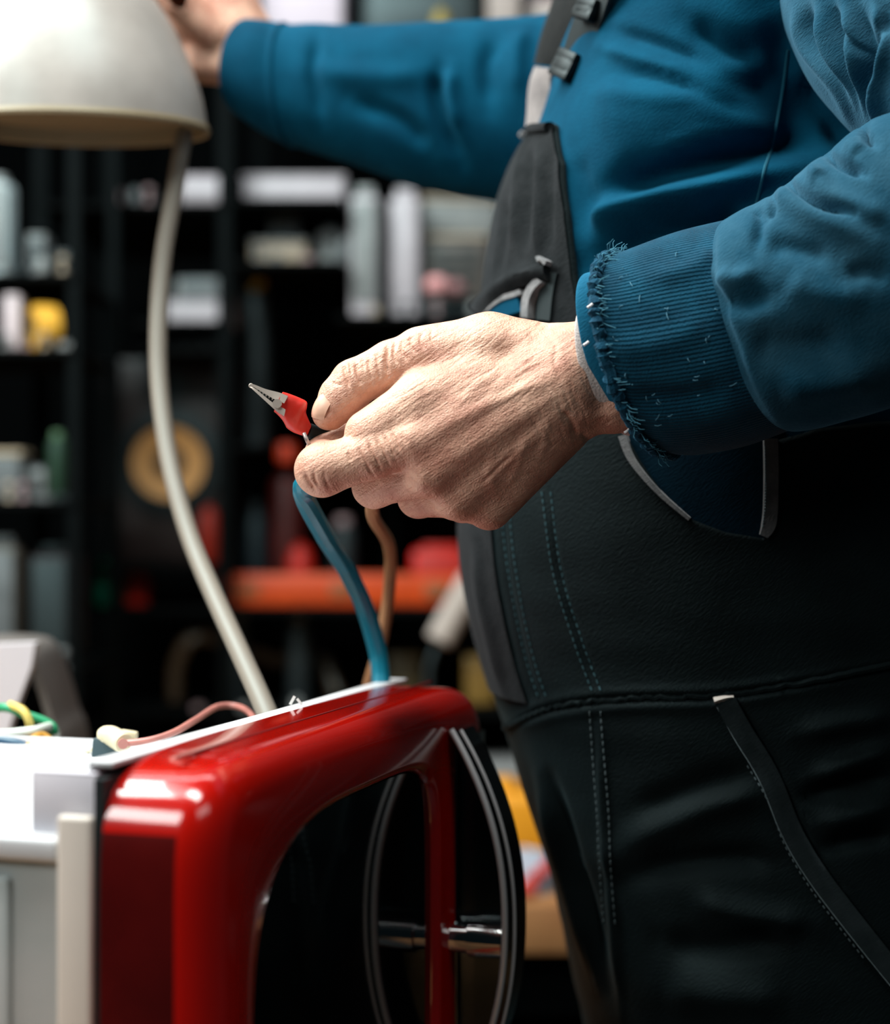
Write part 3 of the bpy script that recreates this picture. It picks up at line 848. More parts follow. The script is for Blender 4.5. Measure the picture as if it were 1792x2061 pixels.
# far sleeve
far = Loft([(512, 40, 482, 234, 1.322, .030, -44, 0), (545, 46, 540, 272, 1.32, .034, -34, 0), (588, 52, 592, 296, 1.32, .036, -26, 0), (640, 50, 650, 316, 1.318, .040, -20, 0),
            (700, 52, 720, 338, 1.315, .043, -16, 0), (800, 50, 820, 370, 1.31, .047, -10, 0), (900, 46, 920, 394, 1.308, .051, -6, 0), (1000, 42, 1010, 408, 1.305, .055, 0, 0),
            (1110, 30, 1130, 440, 1.30, .06, 0, 0), (1250, -10, 1270, 470, 1.27, .07, 0, 0)])
V, F, uv = far.grid(150, 110, 1.9, 9, 2.1)
ff = [([(885, 140), (878, 185), (895, 260), (930, 330)], -.010, 15), ([(912, 140), (905, 190), (925, 270)], .006, 18), ([(1000, 80), (980, 130), (985, 220)], -.006, 18),
      ([(1060, 60), (1040, 110), (1045, 200)], .005, 18), ([(640, 70), (630, 150), (650, 250)], -.004, 14), ([(700, 200), (800, 240), (870, 300)], -.006, 20),
      ([(620, 140), (760, 155), (870, 150)], .004, 22)]
V = fold_mesh(V, F, ff, outward(V, F, V.mean(0)))
N_ = vnormals(V, F) * outward(V, F, V.mean(0)); V = V + N_ * (vnoise(V, 4, 60) * .0018)[:, None]
fs = obj('sleeve', V, F, m_shirt, shirt, uv=uv)
m_cuff_far = fabric('far_cuff_knit', (0.0004, 0.030, 0.060), (0.0008, 0.044, 0.084), 30, 0.7, sheen=.03, spec=.08)
V, F, uv = far.grid(40, 110, 0, 2.05, 2.1)
C0 = V.reshape(40, 110, 3).mean(1, keepdims=True)
G = V.reshape(40, 110, 3); uu = np.linspace(0, 1, 40)
G = C0 + (G - C0) * (1.0 + .02 * np.sin(uu * math.pi) - .05 * (uu > .93) + .035 * np.exp(-((uu - .88) / .06) ** 2))[:, None, None]
inner = C0[:1] + (G[:1] - C0[:1]) * .82 + np.array([.004, 0, 0])
G = np.concatenate([inner, G], 0)
F = [(i * 110 + k, i * 110 + (k + 1) % 110, (i + 1) * 110 + (k + 1) % 110, (i + 1) * 110 + k) for i in range(40) for k in range(110)]
obj('cuff', G.reshape(-1, 3), F, m_cuff_far, shirt)

# near upper sleeve
up = Loft([(1530, -300, 1960, -300, 1.06, .08, 0, 0), (1552, -150, 2010, -150, 1.03, .078, 0, 0), (1576, 0, 2040, 0, 1.005, .075, 0, 0), (1604, 80, 2052, 80, .995, .074, 0, 0), (1642, 150, 2060, 150, .985, .073, 0, 0),
           (1694, 210, 2075, 240, .975, .07, 0, 0), (1752, 275, 2090, 330, .965, .066, 0, 0), (1810, 420, 2100, 450, .96, .05, 0, 0)])
V, F, uv = up.grid(300, 320, 0, 7, 2.1)
uf = []
for x, a in ((1600, .005), (1622, -.008), (1648, .008), (1672, -.009), (1700, .009), (1728, -.010), (1760, .010)):
    uf.append(([(x, 0), (x + 18, 90), (x + (1742 - x) * .55 + 8, 180), (1748 + (x - 1680) * .25, 275)], a * .8, 12))
uf += [([(1680, 20), (1710, 70), (1745, 120)], -.004, 6), ([(1792, 20), (1765, 100), (1752, 180)], -.008, 12)]
V = fold_mesh(V, F, uf, outward(V, F, V.mean(0)))
usl = obj('sleeve', V, F, m_sleeve, shirt, uv=uv)
# near forearm sleeve
fore = Loft([(1432, 486, 1560, 850, .962, .036, -80, 4), (1470, 448, 1585, 864, .960, .045, -92, 4), (1482, 440, 1604, 868, .958, .0505, -98, 4), (1512, 422, 1645, 862, .956, .0525, -96, 4),
             (1562, 396, 1695, 848, .953, .0535, -92, 4), (1606, 362, 1745, 834, .950, .054, -90, 4), (1690, 300, 1805, 815, .946, .055, -84, 4), (1760, 246, 1885, 790, .943, .056, -70, 0),
             (1850, 225, 1990, 770, .94, .056, -40, 0), (1960, 270, 2070, 740, .94, .05, -20, 0), (2050, 400, 2110, 640, .94, .03, 0, 0)])
V, F, uv = fore.grid(230, 220, 0, 10, 2.15)
fo = [([(1566, 392), (1590, 404), (1640, 436), (1760, 486)], .0055, 24), ([(1570, 350), (1598, 376), (1650, 412), (1720, 430)], -.0095, 9), ([(1655, 300), (1688, 326), (1740, 350)], -.0085, 10), ([(1635, 348), (1655, 366)], .004, 18), ([(1710, 288), (1730, 310)], .004, 18),
      ([(1745, 250), (1740, 268), (1760, 290)], -.008, 10), ([(1556, 385), (1556, 412), (1545, 440)], -.0055, 9), ([(1520, 415), (1530, 440), (1520, 500)], -.004, 12),
      ([(1446, 548), (1480, 562), (1530, 540)], .004, 18), ([(1450, 600), (1500, 610), (1560, 590)], -.004, 20), ([(1580, 560), (1650, 590), (1760, 600)], .004, 34),
      ([(1540, 490), (1600, 500), (1680, 520)], -.004, 22), ([(1500, 690), (1600, 700), (1720, 690)], -.005, 40), ([(1560, 780), (1660, 770), (1780, 740)], .005, 34),
      ([(1700, 560), (1750, 545), (1792, 560)], -.004, 18), ([(1640, 330), (1660, 380), (1740, 420), (1792, 440)], .004, 20)]
V = fold_mesh(V, F, fo, outward(V, F, V.mean(0)))
N_ = vnormals(V, F) * outward(V, F, V.mean(0)); V = V + N_ * (vnoise(V, 14, 70) * .0011)[:, None]
fsl = obj('sleeve', V, F, m_sleeve, shirt, uv=uv)

def rib_material():
    m = bpy.data.materials.new('ribbed_cuff_knit'); m.use_nodes = True
    nt = m.node_tree; b = nt.nodes['Principled BSDF']; N = nt.nodes.new; L = nt.links.new
    tc = N('ShaderNodeTexCoord')
    n = N('ShaderNodeTexNoise'); n.inputs['Scale'].default_value = 60; n.inputs['Detail'].default_value = 6
    L(tc.outputs['Object'], n.inputs['Vector'])
    r = N('ShaderNodeValToRGB'); r.color_ramp.elements[0].position = .35; r.color_ramp.elements[1].position = .7
    r.color_ramp.elements[0].color = (0.0015, 0.046, 0.086, 1); r.color_ramp.elements[1].color = (0.003, 0.070, 0.126, 1)
    L(n.outputs['Fac'], r.inputs[0]); L(r.outputs[0], b.inputs['Base Color'])
    b.inputs['Roughness'].default_value = .9; b.inputs['Sheen Weight'].default_value = .08; b.inputs['Specular IOR Level'].default_value = .1
    mp = N('ShaderNodeMapping'); mp.inputs['Scale'].default_value = (1, .045, 1); L(tc.outputs['UV'], mp.inputs[0])
    w = N('ShaderNodeTexWave'); w.inputs['Scale'].default_value = 52; w.inputs['Distortion'].default_value = 2.2; w.inputs['Detail'].default_value = 3; w.inputs['Detail Scale'].default_value = 9
    L(mp.outputs[0], w.inputs['Vector'])
    n2 = N('ShaderNodeTexNoise'); n2.inputs['Scale'].default_value = 900; L(tc.outputs['Object'], n2.inputs['Vector'])
    ad = N('ShaderNodeMath'); ad.operation = 'ADD'; L(w.outputs['Fac'], ad.inputs[0]); L(n2.outputs['Fac'], ad.inputs[1])
    bp = N('ShaderNodeBump'); bp.inputs['Strength'].default_value = .8; bp.inputs['Distance'].default_value = .0007
    L(ad.outputs[0], bp.inputs['Height']); L(bp.outputs[0], b.inputs['Normal'])
    return m
m_rib = rib_material()
cuffL = Loft([(1256, 524, 1330, 910, .962, .043, -102, -28), (1300, 502, 1392, 914, .962, .045, -101, -18), (1385, 468, 1490, 898, .962, .0455, -99, -8), (1480, 442, 1596, 862, .962, .0435, -92, 2)])
V, F, uv = cuffL.grid(90, 240, 0, 3, 2.1)
V = fold_mesh(V, F, [([(1210, 700), (1330, 690), (1440, 640)], .002, 30), ([(1260, 800), (1380, 800), (1480, 780)], -.003, 26), ([(1300, 560), (1390, 540), (1440, 500)], .002, 20)], outward(V, F, V.mean(0)))
cuff = obj('cuff', V, F, m_rib, shirt, uv=uv)
tag(cuff, 'turned back ribbed cuff with a frayed edge')
# frayed overlocked lip
m_lip = fabric('dark_overlock_thread', (0.002, 0.022, 0.045), (0.005, 0.060, 0.110), 160, 0.9, weave=1600)
TH = np.linspace(0, 2 * math.pi, 220)
ringp = cuffL.ev(np.zeros(220) + .02, TH, 2.1)
rng = np.random.RandomState(11)
b = MB(); b.tube(ringp + rng.normal(0, .0004, ringp.shape), .0030 + .0006 * np.sin(TH * 61) + rng.rand(220) * .0007, 9, cap=False)
b.build('overlock_lip', m_lip, cuff)
m_fray = mat('frayed_thread', (0.05, 0.19, 0.27), 0.9)
b = MB()
for k in range(150):
    t = rng.uniform(.0, math.pi); u = rng.choice([rng.uniform(0, .14), rng.uniform(0, .25)])
    p = cuffL.ev(u, t, 2.1); p2 = cuffL.ev(u + .2, t, 2.1); nrm_ = p - cuffL.ev(u, t + math.pi, 2.1); nrm_ /= np.linalg.norm(nrm_)
    d = (p2 - p) / np.linalg.norm(p2 - p)
    l = rng.uniform(.002, .0055); w = rng.normal(0, .0016, 3)
    b.tube([p + nrm_ * .001, p + nrm_ * .0032 + d * l * .5 + w, p + nrm_ * .0028 + d * l + w * 1.4], .00024, 5)
b.build('frayed_thread', m_fray, cuff)
m_lint = mat('lint', 'd8dde0', 0.9)
b = MB()
for k in range(46):
    t = rng.uniform(.7, 2.5); u = rng.uniform(.1, 2.9)
    p = cuffL.ev(u, t, 2.1); nrm_ = p - cuffL.ev(u, t + math.pi, 2.1); nrm_ /= np.linalg.norm(nrm_)
    w = rng.normal(0, .0010, 3); w -= nrm_ * (w @ nrm_)
    b.tube([p + nrm_ * .0006 - w, p + nrm_ * .0013, p + nrm_ * .0007 + w], .00022, 5)
b.build('pilling', mat('pale_blue_lint', '4f8298', 0.9), cuff)
for (x, y) in ((1180, 692), (1188, 616), (1262, 868)):
    b = MB(); p = P(x, y, .9165 if y < 800 else .945); b.tube([p + np.array([-.0012, 0, -.0008]), p + np.array([0, -.0006, 0]), p + np.array([.0012, 0, .0010])], .0008, 7)
    b.build('lint', m_lint, cuff)
# smooth inner band and undershirt edge
bandL = Loft([(1216, 572, 1262, 868, .962, .034, -84, -52), (1214, 566, 1262, 872, .962, .0365, -82, -52), (1240, 556, 1300, 880, .962, .038, -84, -40), (1300, 545, 1380, 880, .962, .038, -84, -20)])
V, F, uv = bandL.grid(40, 140, 0, 3, 2.1)
obj('inner_cuff', V, F, fabric('bright_blue_inner_cuff', (0.004, 0.088, 0.165), (0.006, 0.115, 0.21), 40, .5), shirt)
undL = Loft([(1216, 612, 1252, 868, .962, .0315, -83, -26), (1222, 606, 1260, 874, .962, .0330, -83, -26), (1280, 575, 1340, 870, .962, .033, -80, -30)])
V, F, uv = undL.grid(24, 140, 0, 2, 2.1)
obj('undershirt_edge', V, F, mat('white_undershirt', 'cfc9c4', 0.95, bump=.6, bscale=900, var=.1), person)

# ---------------- overalls
def torso_ut(px, py):
    """ring parameter and angle of the torso point seen at a pixel"""
    q, _ = cast(shirt_tree0, px, py)
    u = float(u_of_y(CY + (CZ - q[2]) * FP / TD))
    th = np.linspace(0, math.pi, 900)
    R = torso.ev(np.full(900, u), th, EXP)
    k = np.argmin(((R - q) ** 2).sum(1))
    return u, th[k]
V0, F0, _ = torso.grid(160, 240, 0, len(TR) - 1, EXP)
shirt_tree0 = BVHTree.FromPolygons([Vector(v) for v in V0], F0)
edge = [(1094, 266), (1130, 254), (1143, 330), (1152, 430), (1165, 560), (1178, 640), (1215, 760), (1268, 880), (1330, 982), (1392, 1046), (1460, 1072), (1534, 1084), (1546, 1000), (1552, 890), (1640, 862), (1760, 850)]
et = [torso_ut(*e) for e in edge]
eth = np.array([0.0, 0.12] + [t for u, t in et] + [math.pi]); eu = np.array([u_of_y(395), u_of_y(350)] + [u for u, t in et] + [et[-1][0]])
o_ = np.argsort(eth); eth, eu = eth[o_], eu[o_]
TW = np.unique(np.concatenate([np.linspace(0, math.pi, 240), np.linspace(eth[2], et[5][1], 50), np.linspace(et[11][1], et[13][1], 30)]))
TW = np.concatenate([TW, 2 * math.pi - TW[-2:0:-1]])
nT = len(TW)
top = np.interp(np.minimum(TW, 2 * math.pi - TW), eth, eu)
def shell(u, th, off):
    e = 1e-3
    p = torso.ev(u, th, EXP)
    du = torso.ev(np.minimum(u + e, len(TR) - 1), th, EXP) - torso.ev(u - e, th, EXP)
    dt = torso.ev(u, th + e, EXP) - torso.ev(u, th - e, EXP)
    n = np.cross(du, dt); n /= np.linalg.norm(n, axis=-1)[..., None] + 1e-12
    c = torso.ev(u, 0 * th, EXP) * .5 + torso.ev(u, 0 * th + math.pi, EXP) * .5
    n *= np.sign(((p - c) * n).sum(-1))[..., None]
    return p + n * off
NR = 210
rows = [shell(top, TW, .0008)]
uend = float(len(TR) - 1)
for i in range(NR):
    t = i / (NR - 1)
    rows.append(shell(top + (uend - top) * t, TW, .0055))
V = np.array(rows).reshape(-1, 3)
F = [(i * nT + k, i * nT + (k + 1) % nT, (i + 1) * nT + (k + 1) % nT, (i + 1) * nT + k) for i in range(NR) for k in range(nT)]
waist = [(1020, 1466), (1060, 1444), (1110, 1426), (1200, 1411), (1320, 1405), (1440, 1402), (1600, 1378), (1800, 1338)]
of = [(waist, -.0035, 6), ([(x, y - 13) for x, y in waist], .0016, 9), ([(x, y + 16) for x, y in waist], .0016, 12),
      ([(1012, 1000), (1018, 1120), (1038, 1240), (1062, 1340), (1092, 1416)], -.0016, 5), ([(1105, 985), (1126, 1150), (1168, 1290), (1212, 1404)], -.0018, 5),
      ([(955, 1080), (968, 1200), (990, 1300), (1015, 1400)], .003, 10),
      ([(1240, 1715), (1340, 1660), (1450, 1615), (1550, 1590)], .007, 30), ([(1240, 1770), (1360, 1740), (1480, 1730), (1560, 1735)], -.007, 26), ([(1270, 1640), (1400, 1590), (1530, 1555)], -.005, 28),
      ([(1380, 1800), (1470, 1830), (1560, 1850), (1640, 1860)], .007, 30), ([(1330, 1900), (1450, 1910), (1600, 1885)], -.007, 30), ([(1330, 1985), (1460, 2000), (1600, 2010)], .006, 40),
      ([(1085, 1560), (1120, 1700), (1160, 1830), (1200, 1990)], .006, 12), ([(1108, 1560), (1145, 1700), (1185, 1830), (1222, 1990)], -.007, 14), ([(1210, 1460), (1218, 1640), (1235, 1850), (1250, 2050)], .003, 10),
      ([(1630, 1570), (1710, 1535), (1800, 1505)], .006, 20), ([(1610, 1610), (1700, 1580), (1800, 1560)], -.006, 18), ([(1640, 1660), (1720, 1640), (1800, 1615)], .006, 20), ([(1650, 1710), (1730, 1690), (1800, 1680)], -.006, 18),
      ([(1480, 1412), (1515, 1470), (1560, 1545), (1615, 1670), (1690, 1790), (1800, 1925)], -.006, 8), ([(1600, 1480), (1700, 1455), (1800, 1440)], .005, 22),
      ([(1050, 300), (1042, 400), (1030, 500)], .004, 8), ([(1068, 290), (1062, 400), (1054, 520)], -.004, 7), ([(1090, 285), (1085, 400), (1082, 520)], .004, 8), ([(1108, 280), (1106, 400), (1106, 520)], -.003, 7), ([(1020, 390), (1010, 480), (998, 580)], -.004, 8)]
cen = V.mean(0)
sg = outward(V, F, cen)
V = fold_mesh(V, F, of, sg)
N_ = vnormals(V, F) * sg
V = V + N_ * (vnoise(V, 31, 45) * .0014 + vnoise(V * np.array([1, 1, 1.8]), 77, 130) * .0007)[:, None]
overall = obj('overalls', V, F, m_overall, person)
tag(overall, 'black bib overalls')
otree = bvh(overall)
# the washed grey bib panel is the same garment above the waist: a panel laid over the front
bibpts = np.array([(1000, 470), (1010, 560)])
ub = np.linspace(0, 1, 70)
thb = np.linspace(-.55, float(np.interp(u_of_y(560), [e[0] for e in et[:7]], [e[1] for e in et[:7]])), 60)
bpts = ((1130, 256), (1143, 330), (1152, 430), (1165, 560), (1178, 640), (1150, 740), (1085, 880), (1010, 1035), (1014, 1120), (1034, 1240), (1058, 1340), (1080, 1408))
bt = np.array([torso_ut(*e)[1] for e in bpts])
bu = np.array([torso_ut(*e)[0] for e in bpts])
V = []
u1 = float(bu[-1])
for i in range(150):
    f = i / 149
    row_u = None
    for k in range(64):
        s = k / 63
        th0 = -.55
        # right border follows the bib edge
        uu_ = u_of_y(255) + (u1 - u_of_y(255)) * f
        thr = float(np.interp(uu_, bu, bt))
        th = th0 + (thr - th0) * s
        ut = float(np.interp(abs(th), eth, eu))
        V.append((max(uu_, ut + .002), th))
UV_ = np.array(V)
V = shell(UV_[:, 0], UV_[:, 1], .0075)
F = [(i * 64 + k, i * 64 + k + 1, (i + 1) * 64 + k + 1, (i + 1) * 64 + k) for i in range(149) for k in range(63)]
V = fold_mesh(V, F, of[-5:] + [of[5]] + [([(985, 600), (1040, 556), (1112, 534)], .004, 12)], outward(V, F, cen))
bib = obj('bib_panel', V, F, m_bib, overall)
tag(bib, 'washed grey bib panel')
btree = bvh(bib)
m_thread = mat('teal_stitch_thread', (0.020, 0.060, 0.072), 0.8)
m_thread2 = mat('pale_stitch_thread', (0.085, 0.12, 0.13), 0.8)
for off in (0, 16):
    stitches('stitching', [(1012 + off, 1040), (1020 + off, 1120), (1040 + off, 1240), (1064 + off, 1340), (1088 + off, 1412)], otree, m_thread, overall)
for off in (-10, 8):
    stitches('stitching', [(1102 + off, 990), (1124 + off, 1150), (1166 + off, 1290), (1207 + off, 1402)], otree, m_thread, overall)
for off in (0, 22):
    stitches('stitching', [(1188 + off, 1432), (1196 + off, 1540), (1204 + off, 1640), (1208 + off, 1740), (1218 + off, 1870)], otree, m_thread2, overall, dash=8, gap=7)
stitches('stitching', [(1505, 1540), (1550, 1620), (1580, 1700), (1640, 1800), (1740, 1930)], otree, m_thread2, overall, dash=7, gap=7)
m_piping = fabric('worn_overall_edge', (0.0030, 0.0055, 0.0062), (0.010, 0.0145, 0.016), 60, .6, weave=900)
ribbon('pocket_welt', [(1462, 1414), (1500, 1484), (1546, 1560), (1600, 1690), (1672, 1800), (1775, 1930), (1840, 2010)], 21, otree, m_piping, overall, lift=.0012, th=.0016)
b = MB(); b.tube([cast(otree, x, y - 3, lift=.0012)[0] for x, y in spline(waist, 90)], .0022, 8); b.build('waist_seam', m_overall, overall)
ribbon('label_tab', [(1438, 1412), (1456, 1407), (1476, 1402)], 4.5, otree, mat('white_label', 'c9c4bc', .8), overall, lift=.0015, th=.0008, n=12)
ribbon('opening_shade', [(1225, 985), (1400, 985), (1580, 985)], 118, shirt_tree0, fabric('shaded_shirt_navy', (0.0006, 0.008, 0.016), (0.001, 0.014, 0.026), 30, .6, sheen=.03, spec=.08), overall, lift=.0032, th=.0006, n=40)  # darker overlay on the shirt in the V opening, shade painted in
# grey edge tapes of the side opening
m_tape = fabric('grey_edge_tape', (0.075, 0.082, 0.086), (0.13, 0.138, 0.14), 90, .7, weave=1500)
ribbon('edge_tape', [(1262, 878), (1276, 920), (1304, 960), (1340, 1000), (1390, 1044)], 8, shirt_tree0, m_tape, overall, lift=.007, th=.0012, hw=lambda t: 1.0 - .55 * t, n=40)
ribbon('edge_tape', [(1548, 884), (1549, 950), (1548, 1020), (1544, 1056), (1534, 1078)], 14, shirt_tree0, m_tape, overall, lift=.007, th=.0012, hw=lambda t: 1.0 if t < .75 else 1.0 - 1.6 * (t - .75), n=40)
stitches('stitching', [(1536, 900), (1537, 960), (1536, 1020), (1531, 1062)], shirt_tree0, m_thread2, overall, dash=3, gap=3, r=.0006, lift=.009)

# torn pocket on the bib
m_fray2 = fabric('frayed_grey_edge', (0.10, 0.11, 0.115), (0.22, 0.23, 0.235), 120, .8, weave=1500)
ribbon('torn_pocket_flap', [(972, 628), (1000, 596), (1036, 568), (1075, 553), (1112, 548)], 18, btree, m_bib, overall, lift=.003, th=.002, n=50, fall=1.185, bulge=.003)
ribbon('torn_edge', [(1100, 566), (1084, 584), (1074, 610), (1072, 642)], 7, btree, m_fray2, overall, lift=.005, th=.0015, n=30)
ribbon('torn_edge', [(982, 634), (1016, 606), (1046, 596), (1062, 590)], 5, btree, m_fray2, overall, lift=.004, th=.0015, n=30)
ribbon('torn_edge', [(1096, 534), (1108, 530), (1117, 534)], 5, btree, m_fray2, overall, lift=.007, th=.0015, n=12)
ribbon('shirt_patch', [(996, 640), (1024, 622), (1056, 612)], 17, btree, m_shirt, overall, lift=.0035, th=.0008, n=20)
ribbon('pocket_gap', [(1112, 548), (1104, 590), (1098, 645)], 14, btree, m_black_matt, overall, lift=.0015, th=.0008, n=20)

# shoulder strap and buckles
m_strap = fabric('charcoal_webbing', (0.0024, 0.0026, 0.0027), (0.0065, 0.007, 0.007), 80, .8, weave=1300, sheen=.06, spec=.1)
m_webbing = fabric('pale_grey_webbing', (0.13, 0.125, 0.125), (0.21, 0.20, 0.195), 70, .6, weave=1300)
strap = thing('shoulder_strap', ORIGIN[person.name], 'x', 'x'); del strap['label']; del strap['category']; strap.parent = overall
strap.location = (0, 0, 0)
ORIGIN[strap.name] = ORIGIN[person.name]
def strip(name, L_, R_, m, par, th=.0025, n=40, dl=1.19, dr=1.15, bulge=0.0):
    Lp = spline(L_, n); Rp = spline(R_, n)
    V = []
    for i in range(n):
        a = P(*Lp[i][:2], dl if len(Lp[i]) < 3 else Lp[i][2]); c = P(*Rp[i][:2], dr if len(Rp[i]) < 3 else Rp[i][2])
        nr = np.cross(c - a, np.array([0, 0, 1.0])); nr /= np.linalg.norm(nr)
        if nr[1] > 0: nr = -nr
        K = 7
        for k in range(K):
            s = k / (K - 1); V.append(a + (c - a) * s + nr * (th + bulge * 4 * s * (1 - s)))
        for k in range(K - 1, -1, -1):
            s = k / (K - 1); V.append(a + (c - a) * s + nr * (bulge * 4 * s * (1 - s)))
    K2 = 14
    F = [(i * K2 + k, i * K2 + (k + 1) % K2, (i + 1) * K2 + (k + 1) % K2, (i + 1) * K2 + k) for i in range(n - 1) for k in range(K2)]
    F += [tuple(range(K2))[::-1], tuple((n - 1) * K2 + k for k in range(K2))]
    return obj(name, V, F, m, par, sharp=50)
strip('webbing', [(1190, -180, 1.17), (1150, -80, 1.185), (1120, 0, 1.19), (1096, 70, 1.19), (1082, 128, 1.188)], [(1275, -180, 1.07), (1235, -80, 1.09), (1186, 0, 1.115), (1152, 70, 1.135), (1122, 134, 1.15)], m_strap, strap, bulge=.004)
strip('webbing', [(1240, -180, 1.06), (1208, -80, 1.08), (1178, 0, 1.10), (1154, 60, 1.115), (1138, 120, 1.125), (1138, 190, 1.128), (1144, 244, 1.128)], [(1290, -180, 1.035), (1262, -80, 1.05), (1232, 0, 1.065), (1212, 60, 1.08), (1192, 120, 1.095), (1172, 190, 1.105), (1172, 244, 1.108)], m_black_matt, strap)  # black strap, widened on the right to paint in its shadow
tag(strip('webbing_loop', [(1088, 134, 1.182), (1076, 170, 1.184), (1069, 215, 1.186), (1064, 262, 1.186)], [(1122, 138, 1.14), (1114, 165, 1.145), (1122, 215, 1.145), (1136, 258, 1.14)], m_webbing, strap, bulge=.006), 'pale grey webbing loop')
strip('webbing_loop', [(1124, 140, 1.138), (1128, 190, 1.140), (1134, 250, 1.140)], [(1142, 165, 1.125), (1138, 205, 1.125), (1140, 255, 1.125)], m_strap, strap)
def buckle(c4, D0, D1, m):
    V = [P(x, y, D0 if i in (0, 3) else D1) for i, (x, y) in enumerate(c4)]
    b = MB()
    V = np.array(V); ce = V.mean(0)
    ex = (V[1] - V[0] + V[2] - V[3]) / 4; ey = (V[3] - V[0] + V[2] - V[1]) / 4
    lx, ly = np.linalg.norm(ex), np.linalg.norm(ey)
    ux = ex / lx; uy = ey - (ey @ ux) * ux; uy /= np.linalg.norm(uy); uz = np.cross(ux, uy)
    if uz[1] > 0: uz = -uz
    R = np.stack([ux, uy, uz], 1)
    t = .0032
    for s in (-1, 1):
        b.box(ce + ux * s * (lx - t), (t, ly, .003), R, bev=.0012)
        b.box(ce + uy * s * (ly - t), (lx, t, .0032), R, bev=.0012)
    b.box(ce + uz * .001, (lx - t, ly * .55, .0022), R, bev=.001)
    return b.build('buckle', m, strap)
m_buckle = mat('black_buckle_plastic', (0.0025, 0.0027, 0.003), .5, spec=.3)
buckle([(1130, 96), (1164, 110), (1146, 166), (1112, 150)], 1.115, 1.095, m_buckle)
buckle([(1168, -8), (1206, 2), (1192, 44), (1158, 36)], 1.095, 1.075, m_buckle)
b = MB(); b.tube([cast(btree, x, y, fall=1.185, lift=.001)[0] for x, y in spline([(1052, 274), (1066, 262), (1096, 258), (1132, 254)], 30)], .0032, 8); b.build('bib_hem', m_bib, overall)
b = MB(); b.tube([P(1058, 270, 1.18), P(1050, 266, 1.18), P(1046, 272, 1.18), P(1052, 278, 1.18)], .0012, 6); b.build('loose_thread', m_fray2, overall)

# trouser legs and boots (below the frame)
for nm, D, dx in (('near', 1.11, 0), ('far', 1.30, -60)):
    lg = Loft([(1236 + dx, 2235, 1960 + dx, 2235, D, .092, 0, 0), (1270 + dx, 2600, 1880 + dx, 2600, D, .088, 0, 0), (1310 + dx, 3100, 1800 + dx, 3100, D, .075, 0, 0), (1350 + dx, 3600, 1800 + dx, 3600, D, .07, 0, 0),
               (1370 + dx, CY + (CZ - .07) * FP / D, 1760 + dx, CY + (CZ - .07) * FP / D, D, .066, 0, 0)])
    V, F, _ = lg.grid(50, 48, 0, 4, 2.2)
    obj('trouser_leg', V, F, m_overall, overall)
    xb = P(1580 + dx, 0, D)[0]
    bo = MB(); prof = [(-.165, .028, .035), (-.15, .042, .05), (-.10, .05, .065), (-.04, .046, .085), (.0, .046, .12), (.05, .044, .125), (.085, .034, .10)]
    V = []
    for x, w, h in prof:
        for k in range(16):
            t = 2 * math.pi * k / 16
            V.append((xb + x, D + w * math.cos(t), max(0.0, h / 2 + h / 2 * math.sin(t))))
    F = [(i * 16 + k, i * 16 + (k + 1) % 16, (i + 1) * 16 + (k + 1) % 16, (i + 1) * 16 + k) for i in range(6) for k in range(16)] + [tuple(range(16)), tuple(96 + k for k in range(16))]
    bo.add(V, F); bo.build('boot', m_black_matt, person)
# hair
hb = MB(); hV = []
for i in range(16):
    for k in range(28):
        a = math.pi * .52 * i / 15; t = 2 * math.pi * k / 28
        r = 238 + 6 * math.sin(7 * t)
        x = 1445 + r * math.sin(a) * math.cos(t) * (1.12 if math.cos(t) > 0 else .95) + 20; y = -800 - r * math.cos(a); z = 232 * math.sin(a) * math.sin(t)
        hV.append(P(x, y, 1.2 + z * 1.2 / FP))
hb.add(hV, [(i * 28 + k, i * 28 + (k + 1) % 28, (i + 1) * 28 + (k + 1) % 28, (i + 1) * 28 + k) for i in range(15) for k in range(28)])
hb.build('hair', mat('grey_hair', (0.05, 0.045, 0.04), .7, bump=.5, bscale=400), person)

# ------------------------------------------------------------------ clip held between thumb and index finger
m_clipmetal = mat('nickel_plate', (0.60, 0.55, 0.48), .34, metal=0.55, bump=.05, bscale=300)
m_boot = mat('red_rubber_boot', (0.62, 0.028, 0.016), .42, coat=.1, sss=.15, bump=.08, bscale=250)
CD = 0.957
clip = thing('alligator_clip', P(565, 825, CD), 'silver alligator clip with red rubber boot pinched in the fingers', 'clip')
rb = [(570, 789, 552, 829), (578, 791, 558, 834), (592, 796, 568, 845), (604, 801, 574, 855), (617, 808, 578, 862), (618, 818, 590, 870), (616, 830, 600, 874), (622, 846, 610, 877), (628, 858, 618, 879)]
dns = [.0052, .0053, .0056, .0058, .0062, .0060, .0054, .0046, .0036]
bl = Loft([(a, c, d, e, CD + .0016 * i, dns[i], 0, 0) for i, (a, c, d, e) in enumerate(rb)])
V, F, _ = bl.grid(70, 40, 0, 8, 2.3)
